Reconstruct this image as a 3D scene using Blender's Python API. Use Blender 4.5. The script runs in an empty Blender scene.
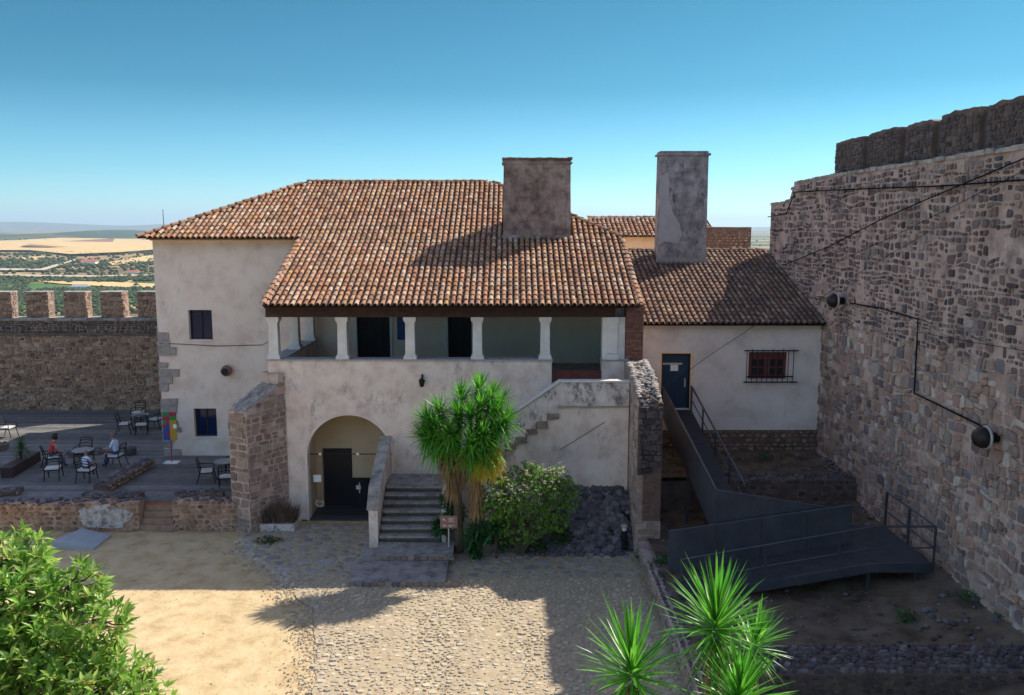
import bpy, bmesh, math, random
from mathutils import Vector, Matrix, noise
R = math.radians
random.seed(7)
SC = bpy.context.scene
COL = SC.collection
# ------------------------------------------------------------------ camera, sky, sun, exposure
F, H = 850.0, 10.7
TH = math.atan((347.5-226)/F)
cam = bpy.data.cameras.new('camera'); cam.lens = F/1024*36; cam.sensor_width = 36
cam.clip_start = .1; cam.clip_end = 90000
co = bpy.data.objects.new('camera', cam); COL.objects.link(co)
co.location = (0, 0, H); co.rotation_euler = (R(90)-TH, 0, 0); SC.camera = co
SUN_P, SUN_Q = .83, .66                       # metres a shadow moves left / towards the camera per metre of height
elev = math.atan(1/math.hypot(SUN_P, SUN_Q)); azim = math.atan2(SUN_P, SUN_Q)
world = bpy.data.worlds.new('World'); SC.world = world; world.use_nodes = True
wn = world.node_tree; bgn = wn.nodes['Background']
sky = wn.nodes.new('ShaderNodeTexSky'); sky.sky_type = 'NISHITA'; sky.sun_disc = False
sky.sun_elevation = elev; sky.sun_rotation = azim; sky.altitude = 300
sky.air_density = 1.0; sky.dust_density = .6; sky.ozone_density = 1.6
mixs = wn.nodes.new('ShaderNodeMix'); mixs.data_type = 'RGBA'; mixs.blend_type = 'MULTIPLY'
mixs.inputs[0].default_value = 1.0; mixs.inputs[7].default_value = (.82, 1.04, .97, 1)
tcw = wn.nodes.new('ShaderNodeTexCoord'); spx = wn.nodes.new('ShaderNodeSeparateXYZ'); wn.links.new(tcw.outputs['Generated'], spx.inputs[0])
rpw = wn.nodes.new('ShaderNodeValToRGB'); ew = rpw.color_ramp.elements
SKYR = [(0.0, (.42, .68, .88)), (.06, (.22, .48, .61)), (.15, (.085, .30, .37)), (.265, (.062, .265, .305)), (.36, (2.1, 1.65, 1.38)), (.62, (2.0, 1.55, 1.30)), (.8, (.6, .5, .55)), (1.0, (.4, .38, .45))]  # upper stops add a bright pinkish sky above view to fill shaded walls
while len(ew) < len(SKYR): ew.new(.5)
for i_, (p_, c_) in enumerate(SKYR): ew[i_].position = p_; ew[i_].color = c_+(1,)
wn.links.new(spx.outputs[2], rpw.inputs[0]); wn.links.new(rpw.outputs[0], mixs.inputs[7])
wn.links.new(sky.outputs[0], mixs.inputs[6]); wn.links.new(mixs.outputs[2], bgn.inputs[0])
bgn.inputs[1].default_value = .15
sl = bpy.data.lights.new('sun', 'SUN'); sl.energy = 4.0; sl.angle = R(.5); sl.color = (1, .93, .82)
so = bpy.data.objects.new('sun', sl); COL.objects.link(so)
so.rotation_euler = Vector((-SUN_P, -SUN_Q, -1)).to_track_quat('-Z', 'Y').to_euler(); so.location = (40, 40, 60)
SC.view_settings.view_transform = 'Standard'; SC.view_settings.look = 'None'
SC.view_settings.exposure = .8; SC.view_settings.gamma = 1
SC.render.engine = 'CYCLES'; SC.cycles.use_denoising = True
SC.cycles.max_bounces = 6; SC.cycles.transparent_max_bounces = 12; SC.cycles.volume_bounces = 0

def at(u, v, Y):
    a = (v-347.5)/F; c, s = math.cos(TH), math.sin(TH)
    dy = c-a*s; dz = -s-a*c
    return Vector(((u-512)/F*Y/dy, Y, H+Y*dz/dy))
def gz(u, v, z):
    a = (v-347.5)/F; c, s = math.cos(TH), math.sin(TH)
    return at(u, v, (z-H)*(c-a*s)/(-s-a*c))

# ------------------------------------------------------------------ materials
def lin(c): return tuple(c)+(1,)
def mat(name, cols, rough=.9, scale=3.0, bump=.3, bscale=25., island=False, hue=None, stain=None, metal=0., spec=.3, trans=0., detail=6., zmix=None, bdist=.02):
    """cols: list of base colours, mixed by a noise field (or one per island)."""
    m = bpy.data.materials.new(name); m.use_nodes = True
    n, l = m.node_tree.nodes, m.node_tree.links
    b = n['Principled BSDF']; b.inputs['Roughness'].default_value = rough; b.inputs['Metallic'].default_value = metal
    b.inputs['Specular IOR Level'].default_value = spec
    tc = n.new('ShaderNodeTexCoord'); geo = n.new('ShaderNodeNewGeometry')
    nz = n.new('ShaderNodeTexNoise'); nz.inputs['Scale'].default_value = scale; nz.inputs['Detail'].default_value = detail
    nz.inputs['Roughness'].default_value = .62
    l.new(tc.outputs['Object'], nz.inputs['Vector'])
    ramp = n.new('ShaderNodeValToRGB'); cr = ramp.color_ramp
    k = len(cols)
    while len(cr.elements) < k: cr.elements.new(.5)
    for i, c in enumerate(cols):
        if island: cr.elements[i].position = i/max(1, k-1)
        else: cr.elements[i].position = .32+.36*i/max(1, k-1)
        cr.elements[i].color = lin(c)
    if k == 1: cr.elements[0].color = lin(cols[0]); 
    if island: l.new(geo.outputs['Random Per Island'], ramp.inputs[0])
    else: l.new(nz.outputs['Fac'], ramp.inputs[0])
    out = ramp.outputs[0]
    if island:      # a little grain on top
        mx = n.new('ShaderNodeMix'); mx.data_type = 'RGBA'; mx.blend_type = 'MULTIPLY'; mx.inputs[0].default_value = .55
        r2 = n.new('ShaderNodeValToRGB'); r2.color_ramp.elements[0].position = .3; r2.color_ramp.elements[0].color = (.45, .42, .4, 1)
        r2.color_ramp.elements[1].position = .65; r2.color_ramp.elements[1].color = (1.1, 1.08, 1.05, 1)
        l.new(nz.outputs['Fac'], r2.inputs[0]); l.new(out, mx.inputs[6]); l.new(r2.outputs[0], mx.inputs[7]); out = mx.outputs[2]
    if stain:       # (colour, scale, threshold, amount, vertical stretch)
        sc_, ssc, sth, sam, sv = stain
        mp = n.new('ShaderNodeMapping'); mp.inputs['Scale'].default_value = (1, 1, sv); l.new(tc.outputs['Object'], mp.inputs[0])
        n2 = n.new('ShaderNodeTexNoise'); n2.inputs['Scale'].default_value = ssc; n2.inputs['Detail'].default_value = 12; n2.inputs['Roughness'].default_value = .8
        l.new(mp.outputs[0], n2.inputs['Vector'])
        mr = n.new('ShaderNodeMapRange'); mr.inputs[1].default_value = sth; mr.inputs[2].default_value = sth+.09; mr.inputs[4].default_value = sam
        l.new(n2.outputs['Fac'], mr.inputs[0])
        mx = n.new('ShaderNodeMix'); mx.data_type = 'RGBA'; l.new(mr.outputs[0], mx.inputs[0]); l.new(out, mx.inputs[6]); mx.inputs[7].default_value = lin(sc_); out = mx.outputs[2]
    l.new(out, b.inputs['Base Color'])
    if bump:
        n3 = n.new('ShaderNodeTexNoise'); n3.inputs['Scale'].default_value = bscale; n3.inputs['Detail'].default_value = 9; n3.inputs['Roughness'].default_value = .65
        l.new(tc.outputs['Object'], n3.inputs['Vector'])
        bp = n.new('ShaderNodeBump'); bp.inputs['Strength'].default_value = bump; bp.inputs['Distance'].default_value = bdist
        l.new(n3.outputs['Fac'], bp.inputs['Height']); l.new(bp.outputs[0], b.inputs['Normal'])
    if trans:
        tr = n.new('ShaderNodeBsdfTranslucent'); l.new(out, tr.inputs[0])
        ms = n.new('ShaderNodeMixShader'); ms.inputs[0].default_value = trans
        l.new(b.outputs[0], ms.inputs[1]); l.new(tr.outputs[0], ms.inputs[2]); l.new(ms.outputs[0], n['Material Output'].inputs[0])
    return m
def glass(name, tint, mixf):
    m = bpy.data.materials.new(name); m.use_nodes = True
    n, l = m.node_tree.nodes, m.node_tree.links
    b = n['Principled BSDF']; b.inputs['Base Color'].default_value = lin(tint); b.inputs['Roughness'].default_value = .06
    b.inputs['Specular IOR Level'].default_value = .3
    tp = n.new('ShaderNodeBsdfTransparent'); tp.inputs[0].default_value = (.9, .93, .95, 1)
    ms = n.new('ShaderNodeMixShader'); ms.inputs[0].default_value = mixf
    l.new(tp.outputs[0], ms.inputs[1]); l.new(b.outputs[0], ms.inputs[2]); l.new(ms.outputs[0], n['Material Output'].inputs[0])
    return m
M = {}
M['plaster'] = mat('lime_plaster', [(.68, .52, .43), (.81, .66, .555), (.87, .74, .64)], .95, .9, .35, 14, stain=((.42, .33, .29), 1.1, .565, .5, .45))
M['plaster_old'] = mat('weathered_plaster', [(.62, .47, .39), (.78, .63, .53), (.86, .74, .64)], .95, 1.6, .5, 10, stain=((.30, .235, .22), 1.2, .545, .7, .45))
M['plaster_band'] = mat('stair_band_plaster', [(.50, .42, .38), (.66, .57, .51), (.76, .68, .62)], .95, 2.2, .5, 10, stain=((.17, .14, .135), 3.0, .51, .9, .6))
M['plaster_side'] = mat('streaked_plaster', [(.62, .51, .45), (.77, .66, .58), (.83, .74, .67)], .95, 1.0, .4, 14, stain=((.30, .26, .25), 3.2, .60, .7, .16))
M['plaster_in'] = mat('veranda_plaster', [(.84, .63, .48), (.92, .74, .58)], .95, 1., .2, 10)
M['patchy_white'] = mat('flaking_whitewash', [(.36, .31, .28), (.62, .57, .52)], .95, 5, .6, 14, stain=((.20, .14, .11), 4.5, .50, 1., 1))
M['ochre'] = mat('ochre_plaster', [(.84, .55, .30), (.93, .68, .42)], .95, 1.2, .3, 10)
M['white'] = mat('white_limewash', [(.66, .60, .54), (.80, .76, .70)], .9, 2.5, .25, 20, stain=((.35, .32, .30), 3., .60, .5, 1))
M['tile'] = mat('clay_tile', [(.20, .11, .07), (.38, .17, .09), (.44, .22, .12), (.50, .30, .18), (.37, .20, .13), (.56, .42, .30), (.30, .17, .11), (.46, .26, .10)], .9, 9., .4, 60, island=True, stain=((.16, .115, .075), .8, .50, .55, 1))
M['tile_cap'] = mat('weathered_cap_tile', [(.14, .08, .05), (.28, .15, .09), (.2, .12, .08)], .95, 9., .4, 60, island=True)
M['tile_channel'] = mat('channel_tile', [(.06, .035, .025), (.11, .06, .04), (.15, .09, .06)], .95, 9., .4, 60, island=True)
M['tile_dark'] = mat('tile_bed', [(.06, .035, .025), (.12, .06, .04)], .95, 6., .3, 30)
M['chimney'] = mat('chimney_render', [(.13, .08, .065), (.30, .20, .16), (.46, .34, .29)], .95, 2.1, .6, 12, stain=((.10, .09, .09), 2.6, .52, .7, .5), detail=9)
M['chimney2'] = mat('grey_chimney_render', [(.14, .125, .125), (.29, .25, .24), (.48, .41, .38)], .95, 2.0, .6, 12, stain=((.06, .06, .065), 3.2, .53, .8, .4), detail=9)
M['mortar'] = mat('lime_mortar', [(.33, .23, .185), (.48, .35, .285), (.60, .46, .38)], .97, 1.8, 1., 16, stain=((.13, .115, .12), .7, .52, .65, 1))
M['mortar_dark'] = mat('dark_mortar', [(.10, .07, .055), (.20, .14, .11)], .97, 2., .8, 14)
M['mortar_brown'] = mat('brown_mortar', [(.26, .155, .105), (.42, .27, .19), (.52, .37, .27)], .97, 2., .8, 14)
M['stone_wall'] = mat('rubble_stone', [(.06, .05, .055), (.22, .15, .13), (.13, .105, .11), (.32, .26, .22), (.09, .085, .10), (.26, .18, .15), (.44, .38, .35)], .9, 6, .6, 22, island=True)
M['stone_dark'] = mat('dark_stone', [(.05, .045, .05), (.13, .10, .09), (.09, .08, .085), (.19, .15, .13)], .9, 6, .6, 22, island=True)
M['stone_brown'] = mat('brown_stone', [(.16, .09, .06), (.42, .25, .155), (.29, .18, .125), (.54, .37, .25), (.22, .14, .10), (.45, .29, .20), (.12, .08, .065)], .9, 6, .6, 22, island=True)
M['stone_warm'] = mat('warm_stone', [(.22, .15, .12), (.36, .26, .20), (.28, .21, .18), (.44, .34, .27), (.18, .14, .13)], .9, 6, .6, 22, island=True)
M['quoin'] = mat('granite_quoin', [(.22, .19, .18), (.40, .35, .32), (.30, .27, .25)], .9, 6, .6, 22, island=True)
M['rubble'] = mat('heap_stone', [(.06, .055, .065), (.14, .12, .13), (.10, .09, .10), (.22, .20, .21), (.13, .10, .09)], .85, 5, .6, 18, island=True)
M['cobble'] = mat('cobble_stone', [(.42, .35, .25), (.54, .46, .34), (.47, .41, .32), (.62, .54, .41), (.36, .31, .25)], .85, 7, .5, 30, island=True)
M['slab'] = mat('paving_slab', [(.24, .23, .23), (.34, .32, .30), (.42, .40, .38)], .85, 5, .5, 30, island=True)
M['earth'] = mat('tan_earth', [(.36, .28, .175), (.50, .40, .26)], .97, 2.4, .8, 40)
M['sand'] = mat('sandy_yard', [(.42, .30, .15), (.56, .42, .23), (.64, .49, .29)], .97, 1.6, .6, 5, stain=((.36, .255, .14), 1.4, .56, .5, 1), detail=14, bdist=.06)
M['brown_earth'] = mat('brown_earth', [(.07, .05, .035), (.15, .11, .075), (.20, .16, .12)], .97, 1.3, .9, 22, stain=((.05, .065, .03), 2.5, .58, .7, 1))
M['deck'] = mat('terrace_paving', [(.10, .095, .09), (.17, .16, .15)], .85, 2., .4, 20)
M['step'] = mat('step_stone', [(.16, .14, .13), (.30, .27, .25), (.40, .36, .33)], .85, 3, .5, 25, stain=((.07, .06, .055), 4, .55, .7, 1))
M['step_dark'] = mat('shaded_riser', [(.07, .06, .05), (.14, .12, .10)], .95, 5, .5, 25)  # risers coloured darker than the treads to paint in their shade
M['brick'] = mat('old_brick', [(.16, .065, .045), (.26, .11, .075), (.20, .10, .08), (.33, .17, .12)], .9, 9, .5, 40, island=True)
M['patch_grey'] = mat('smooth_grey_render', [(.36, .32, .31), (.46, .41, .39)], .95, 2., .3, 12)
M['tile_shaded'] = mat('shaded_roof_tile', [(.16, .10, .07), (.27, .15, .10), (.35, .21, .14), (.22, .14, .10), (.44, .31, .22), (.19, .13, .10)], .95, 9., .4, 60, island=True, stain=((.09, .07, .06), .8, .48, .7, 1))  # side house tiles darkened so that roof's deep shade is in the colour
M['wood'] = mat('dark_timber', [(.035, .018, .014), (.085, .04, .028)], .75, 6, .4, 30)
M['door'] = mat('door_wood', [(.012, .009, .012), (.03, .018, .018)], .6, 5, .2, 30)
M['redwood'] = mat('red_brown_paint', [(.13, .035, .03), (.20, .06, .05)], .6, 8, .2, 40)
M['bluemetal'] = mat('ramp_steel', [(.045, .05, .062), (.085, .09, .105)], .5, 1.2, .15, 40, metal=.3, spec=.5, stain=((.11, .08, .065), 2.2, .60, .6, .4))
M['bluedoor'] = mat('blue_glazed_door', [(.012, .03, .06), (.02, .05, .09)], .25, 2, 0, spec=.6)
M['iron'] = mat('black_iron', [(.012, .012, .014), (.03, .028, .03)], .55, 9, .1, 60, metal=.5)
M['cushion'] = mat('cream_cushion', [(.58, .55, .50), (.68, .65, .60)], .9, 8, .1, 60)
M['cable'] = mat('black_cable', [(.012, .012, .013), (.016, .016, .017)], 1., 3, 0, spec=0)
M['clay'] = mat('clay_pot', [(.22, .13, .08), (.32, .20, .12)], .8, 6, .2, 30)
M['yucca'] = mat('yucca_leaf', [(.05, .20, .02), (.09, .36, .03), (.15, .50, .04), (.10, .42, .035), (.24, .58, .07), (.05, .24, .025)], .35, 5, 0, island=True, trans=.5, spec=.5)
M['yucca_dry'] = mat('dry_yucca_leaf', [(.17, .10, .05), (.38, .26, .14), (.52, .38, .16), (.24, .15, .08), (.44, .32, .20)], .8, 5, 0, island=True, trans=.3)
M['yucca_yellow'] = mat('yellowing_leaf', [(.60, .48, .03), (.75, .52, .05), (.38, .50, .04)], .6, 5, 0, island=True, trans=.4)
M['leaf'] = mat('glossy_leaf', [(.06, .16, .025), (.18, .40, .05), (.36, .62, .09), (.12, .28, .04), (.60, .74, .18), (.28, .54, .08), (.34, .30, .08)], .35, 5, 0, island=True, trans=.55, spec=.5)
M['leaf_dark'] = mat('dark_leaf', [(.03, .07, .02), (.05, .13, .03), (.10, .20, .045)], .5, 5, 0, island=True, trans=.3)
M['leaf_pale'] = mat('oleander_leaf', [(.04, .12, .02), (.12, .34, .035), (.28, .55, .06), (.07, .20, .03), (.42, .60, .12)], .5, 5, 0, island=True, trans=.35)
M['blossom'] = mat('pale_blossom', [(.75, .55, .50), (.85, .75, .70), (.80, .62, .40)], .7, 5, 0, island=True, trans=.3)
M['dry_grass'] = mat('dry_grass', [(.10, .06, .045), (.20, .13, .10), (.26, .18, .13)], .9, 5, 0, island=True, trans=.2)
M['bark'] = mat('yucca_bark', [(.07, .05, .04), (.14, .10, .075)], .95, 7, .8, 20)
M['palelichen'] = mat('lichen_capstone', [(.16, .14, .13), (.36, .32, .28), (.50, .44, .38)], .95, 2.5, .8, 18)
M['skin'] = mat('skin', [(.42, .24, .17), (.48, .28, .20)], .6, 5, 0)
M['hair'] = mat('dark_hair', [(.012, .009, .008), (.03, .02, .016)], .6, 30, .3, 60)
M['hair_grey'] = mat('grey_hair', [(.16, .11, .085), (.24, .17, .13)], .6, 30, .3, 60)
M['red'] = mat('red_cloth', [(.55, .04, .035), (.62, .06, .05)], .85, 8, .1, 60)
M['jeans'] = mat('jeans_cloth', [(.04, .08, .17), (.07, .12, .24)], .85, 8, .1, 60)
M['paleblue'] = mat('pale_blue_cloth', [(.45, .58, .85), (.75, .80, .90)], .85, 5, .1, 60)
M['greycloth'] = mat('grey_cloth', [(.06, .065, .06), (.12, .12, .11)], .85, 8, .1, 60)
M['bluewhite'] = mat('blue_plastic', [(.10, .22, .60)], .6, 3, 0)
M['slabblue'] = mat('grey_ramp_slab', [(.30, .33, .35), (.40, .43, .45)], .8, 2, .2, 30)
M['signbrown'] = mat('sign_board', [(.30, .16, .13), (.34, .19, .15)], .6, 3, 0)
M['signwhite'] = mat('sign_white', [(.8, .76, .72)], .6, 3, 0)
M['poster'] = mat('blue_poster', [(.02, .06, .22), (.03, .09, .28)], .5, 4, 0)
M['glass'] = glass('clear_glass', (.02, .025, .03), .07)
M['pane'] = glass('window_glass', (.008, .02, .07), .9)
M['steelpost'] = mat('painted_post', [(.40, .36, .30)], .6, 3, 0)
def flat(name, c, rough=.7): M[name] = mat(name, [c, tuple(min(1, x*1.12) for x in c)], rough, 8, 0); return M[name]
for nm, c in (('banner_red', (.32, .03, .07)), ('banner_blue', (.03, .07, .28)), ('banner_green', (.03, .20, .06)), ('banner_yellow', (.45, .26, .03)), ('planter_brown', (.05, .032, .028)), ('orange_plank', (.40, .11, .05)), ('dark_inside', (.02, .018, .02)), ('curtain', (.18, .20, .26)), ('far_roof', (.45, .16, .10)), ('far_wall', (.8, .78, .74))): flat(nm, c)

# ------------------------------------------------------------------ mesh builder
class B:
    def __init__(s): s.v = []; s.f = []; s.m = []
    def add(s, vs, fs, mi=0):
        k = len(s.v); s.v += [tuple(p) for p in vs]
        for f in fs: s.f.append([k+i for i in f]); s.m.append(mi)
        return s
    def box(s, x0, x1, y0, y1, z0, z1, mi=0, jit=0):
        vs = [(x, y, z) for z in (z0, z1) for y in (y0, y1) for x in (x0, x1)]
        if jit: vs = [tuple(c+random.uniform(-jit, jit) for c in p) for p in vs]
        return s.add(vs, [(0, 2, 3, 1), (4, 5, 7, 6), (0, 1, 5, 4), (2, 6, 7, 3), (0, 4, 6, 2), (1, 3, 7, 5)], mi)
    def prism(s, poly, vec, mi=0):          # polygon (3D points) pushed along vec
        n = len(poly); vec = Vector(vec)
        vs = [Vector(p) for p in poly]+[Vector(p)+vec for p in poly]
        return s.add(vs, [list(range(n))[::-1], list(range(n, 2*n))]+[(i, (i+1) % n, n+(i+1) % n, n+i) for i in range(n)], mi)
    def tube(s, pts, r, n=6, mi=0, r2=None):
        pts = [Vector(p) for p in pts]; rings = []
        for i, p in enumerate(pts):
            d = (pts[min(i+1, len(pts)-1)]-pts[max(i-1, 0)]).normalized()
            a = d.cross(Vector((0, 0, 1)) if abs(d.z) < .9 else Vector((1, 0, 0))).normalized(); b = d.cross(a)
            rr = r if r2 is None else r+(r2-r)*i/(len(pts)-1)
            rings += [p+a*math.cos(2*math.pi*k/n)*rr+b*math.sin(2*math.pi*k/n)*rr for k in range(n)]
        fs = [(i*n+k, i*n+(k+1) % n, (i+1)*n+(k+1) % n, (i+1)*n+k) for i in range(len(pts)-1) for k in range(n)]
        fs += [list(range(n))[::-1], list(range((len(pts)-1)*n, len(pts)*n))]
        return s.add(rings, fs, mi)
    def lathe(s, c, prof, n=12, mi=0, axis='z'):
        vs = []
        for r, h in prof:
            for k in range(n):
                a = 2*math.pi*k/n; p = (r*math.cos(a), r*math.sin(a), h)
                if axis == 'y': p = (p[0], -p[2], p[1])
                if axis == 'x': p = (-p[2], p[0], p[1])
                vs.append(Vector(c)+Vector(p))
        m_ = len(prof)
        fs = [(i*n+k, i*n+(k+1) % n, (i+1)*n+(k+1) % n, (i+1)*n+k) for i in range(m_-1) for k in range(n)]
        fs += [list(range(n))[::-1], list(range((m_-1)*n, m_*n))]
        return s.add(vs, fs, mi)
    def stone(s, c, U, V, N, w, h, d, mi=0, n=7, sink=.04):
        c = Vector(c); ang = random.uniform(0, 6); e = random.uniform(.7, .95)
        o, m_ = [], []
        for k in range(n):
            a = ang+2*math.pi*k/n
            ca, sa = math.cos(a), math.sin(a)
            q = 1/max(abs(ca), abs(sa))**.8
            r = q*random.uniform(.74, 1.08)*.5
            ca, sa = math.cos(a+random.uniform(-.2, .2)), math.sin(a+random.uniform(-.2, .2)); o.append(c+U*(ca*r*w)+V*(sa*r*h)-N*sink)
            m_.append(c+U*(ca*r*w*e*.86)+V*(sa*r*h*e*.86)+N*d*random.uniform(.75, 1.05))
        top = c+N*d*random.uniform(.85, 1.15)
        fs = [(k, (k+1) % n, n+(k+1) % n, n+k) for k in range(n)]+[(n+k, n+(k+1) % n, 2*n) for k in range(n)]
        return s.add(o+m_+[top], fs, mi)
    def rock(s, c, r, mi=0, sq=(1, 1, 1)):
        bm = bmesh.new(); bmesh.ops.create_icosphere(bm, subdivisions=1, radius=1)
        rot = Matrix.Rotation(random.uniform(0, 6), 3, Vector((random.random(), random.random(), random.random()+.1)).normalized())
        vs = [Vector(c)+Vector([(rot@(v.co*random.uniform(.78, 1.12)))[i]*r*sq[i] for i in range(3)]) for v in bm.verts]
        fs = [[v.index for v in f.verts] for f in bm.faces]; bm.free()
        return s.add(vs, fs, mi)
    def face_stones(s, O, U, V, N, w, h, rh=.2, aspect=1.4, d=.035, mi=1, fill=.86, inside=None, vary=.35, n=7):
        O, U, V, N = Vector(O), Vector(U).normalized(), Vector(V).normalized(), Vector(N).normalized()
        y = 0.
        while y < h-.04:
            r_ = min(rh*random.uniform(1-vary, 1+vary), h-y); x = -random.uniform(0, rh)
            while x < w:
                ww = r_*aspect*random.uniform(.6, 1.35)
                x0, x1 = max(0, x), min(w, x+ww)
                if x1-x0 > r_*.35:
                    cx, cy = (x0+x1)/2, y+r_/2+random.uniform(-.1, .1)*r_
                    cy = min(max(cy, r_*.42), h-r_*.42)
                    if inside is None or inside(cx, cy):
                        sw = (x1-x0)*fill; sh = r_*fill*random.uniform(.8, 1.02)
                        tlt = random.uniform(-.12, .12)
                        s.stone(O+U*cx+V*cy, (U+V*tlt).normalized(), (V-U*tlt).normalized(), N, sw, sh, d*random.uniform(.4, 1.5), mi, n)
                x += ww
            y += r_
        return s
    def rubble_face(s, O, U, V, N, w, h, sizes=(.30, .22, .15, .10), aspect=1.35, d=.035, mi=1, cover=.9, inside=None, tight=.94):
        """irregular rubble: big stones thrown first, smaller ones fill what is left"""
        O, U, V, N = Vector(O), Vector(U).normalized(), Vector(V).normalized(), Vector(N).normalized()
        cell = sizes[0]*aspect; grid = {}; placed = []
        for k, sz in enumerate(sizes):
            tries = int(w*h/(sz*sz*aspect)*(1.1, 2.2, 4, 6)[min(k, 3)]*cover)
            for _ in range(tries):
                r = sz*random.uniform(.82, 1.15); a, c = random.uniform(r*.5, max(r*.51, w-r*.5)), random.uniform(r*.4, max(r*.41, h-r*.4))
                if inside is not None and not inside(a, c): continue
                asp = aspect*random.uniform(.75, 1.25); gx, gy = int(a/cell), int(c/cell); ok = True
                for ix in (gx-1, gx, gx+1):
                    for iy in (gy-1, gy, gy+1):
                        for (a2, c2, w2, h2) in grid.get((ix, iy), ()):
                            if (abs(a-a2)/((r*asp+w2)*.5))**2.6+(abs(c-c2)/((r+h2)*.5))**2.6 < tight: ok = False; break
                        if not ok: break
                    if not ok: break
                if not ok: continue
                grid.setdefault((gx, gy), []).append((a, c, r*asp, r)); t = random.gauss(0, .16)
                s.stone(O+U*a+V*c, (U+V*t).normalized(), (V-U*t).normalized(), N, r*asp*.97, r*.97, d*random.uniform(.3, 1.5), mi, random.choice((5, 6, 7, 8)))
        return s
    def fitted_face(s, O, U, V, N, w, h, rh=.2, asp=1.3, d=.03, mi=1, shrink=(.86, .96), skip=0., inside=None, wave=.4, size=None, sd=0):
        """fitted irregular rubble: wandering courses cut into blocks of uneven width, corners knocked off"""
        O, U, V, N = Vector(O), Vector(U).normalized(), Vector(V).normalized(), Vector(N).normalized()
        ys = [0.]
        while ys[-1] < h: ys.append(ys[-1]+rh*random.uniform(.6, 1.45))
        ph = random.uniform(0, 99)
        def yb(j, x):
            if j == 0: return 0.
            return min(h, ys[j]+rh*wave*(noise.noise(Vector((x*.9/rh*.2, j*1.7, ph)))*1.3+.5*noise.noise(Vector((x*3, j*3.3, ph)))))
        for j in range(len(ys)-1):
            x = -random.uniform(0, rh); hh = ys[j+1]-ys[j]; sl = 0.
            while x < w:
                k = hh*asp*random.choice((.55, .8, 1., 1.2, 1.5))*random.uniform(.85, 1.15); x1 = x+k; sl1 = random.uniform(-.22, .22)*hh
                split = hh > rh*1.05 and random.random() < .35
                segs = [(0, .5), (.5, 1)] if split else [(0, 1)]
                for (t0, t1) in segs:
                    def pt(xx, t, sl_):
                        xx = min(max(xx+sl_*(t-.5), 0), w); return Vector((xx, yb(j, xx)*(1-t)+yb(j+1, xx)*t))
                    P = [pt(x, t0, sl), pt(x1, t0, sl1), pt(x1, t1, sl1), pt(x, t1, sl)]
                    c = (P[0]+P[1]+P[2]+P[3])/4
                    if (P[1]-P[0]).length < .04 or (P[3]-P[0]).length < .03 or c.x > w or c.y > h: continue
                    if random.random() < skip or (inside is not None and not inside(c.x, c.y)): continue
                    f = random.uniform(*shrink); out = []
                    for q in range(4):
                        a, p, n_ = P[q-1], P[q], P[(q+1) % 4]; ch1, ch2 = random.uniform(.05, .27), random.uniform(.05, .27)
                        out.append(p.lerp(a, ch1)); out.append(p.lerp(n_, ch2))
                    dd = d*random.uniform(.3, 1.5); lo = []; hi = []
                    for p in out:
                        v_ = (p-c)*f*random.uniform(.93, 1.05)
                        lo.append(O+U*(c.x+v_.x)+V*(c.y+v_.y)-N*.04); v_ = v_*random.uniform(.80, .93); hi.append(O+U*(c.x+v_.x)+V*(c.y+v_.y)+N*dd*random.uniform(.8, 1.1))
                    top = O+U*c.x+V*c.y+N*dd*random.uniform(.95, 1.25); n = 8
                    s.add(lo+hi+[top], [(q, (q+1) % n, n+(q+1) % n, n+q) for q in range(n)]+[(n+q, n+(q+1) % n, 2*n) for q in range(n)], mi)
                x = x1; sl = sl1
        return s
    def build(s, name, mats, parent=None, smooth=False, **tags):
        me = bpy.data.meshes.new(name); me.from_pydata(s.v, [], s.f)
        for m_ in (mats if isinstance(mats, (list, tuple)) else [mats]): me.materials.append(M[m_] if isinstance(m_, str) else m_)
        me.polygons.foreach_set('material_index', s.m)
        if smooth: me.polygons.foreach_set('use_smooth', [True]*len(s.f))
        bm = bmesh.new(); bm.from_mesh(me); bmesh.ops.recalc_face_normals(bm, faces=bm.faces) if not tags.pop('keep', False) else None; bm.to_mesh(me); bm.free()
        me.update()
        o = bpy.data.objects.new(name, me); COL.objects.link(o)
        if parent is not None:
            o.parent = parent
            inv = Matrix.Identity(4); p = parent
            while p is not None: inv = inv@p.matrix_basis.inverted(); p = p.parent
            o.matrix_parent_inverse = wmat(parent).inverted()
        for k, v_ in tags.items(): o[k] = v_
        return o
def wmat(o):
    m = o.matrix_basis.copy()
    if o.parent is not None: m = wmat(o.parent)@o.matrix_parent_inverse@m
    return m
def empty(name, loc, label, cat, group=None, rz=0):
    o = bpy.data.objects.new(name, None); o.location = loc; o.rotation_euler = (0, 0, rz); o.empty_display_size = .3
    COL.objects.link(o); o['label'] = label; o['category'] = cat
    if group: o['group'] = group
    return o
def copy_tree(o, parent=None):
    c = o.copy(); COL.objects.link(c)
    if parent is not None: c.parent = parent
    for ch in [x for x in o.children]: copy_tree(ch, c)
    return c
X, Y_, Z = Vector((1, 0, 0)), Vector((0, 1, 0)), Vector((0, 0, 1))

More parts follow.
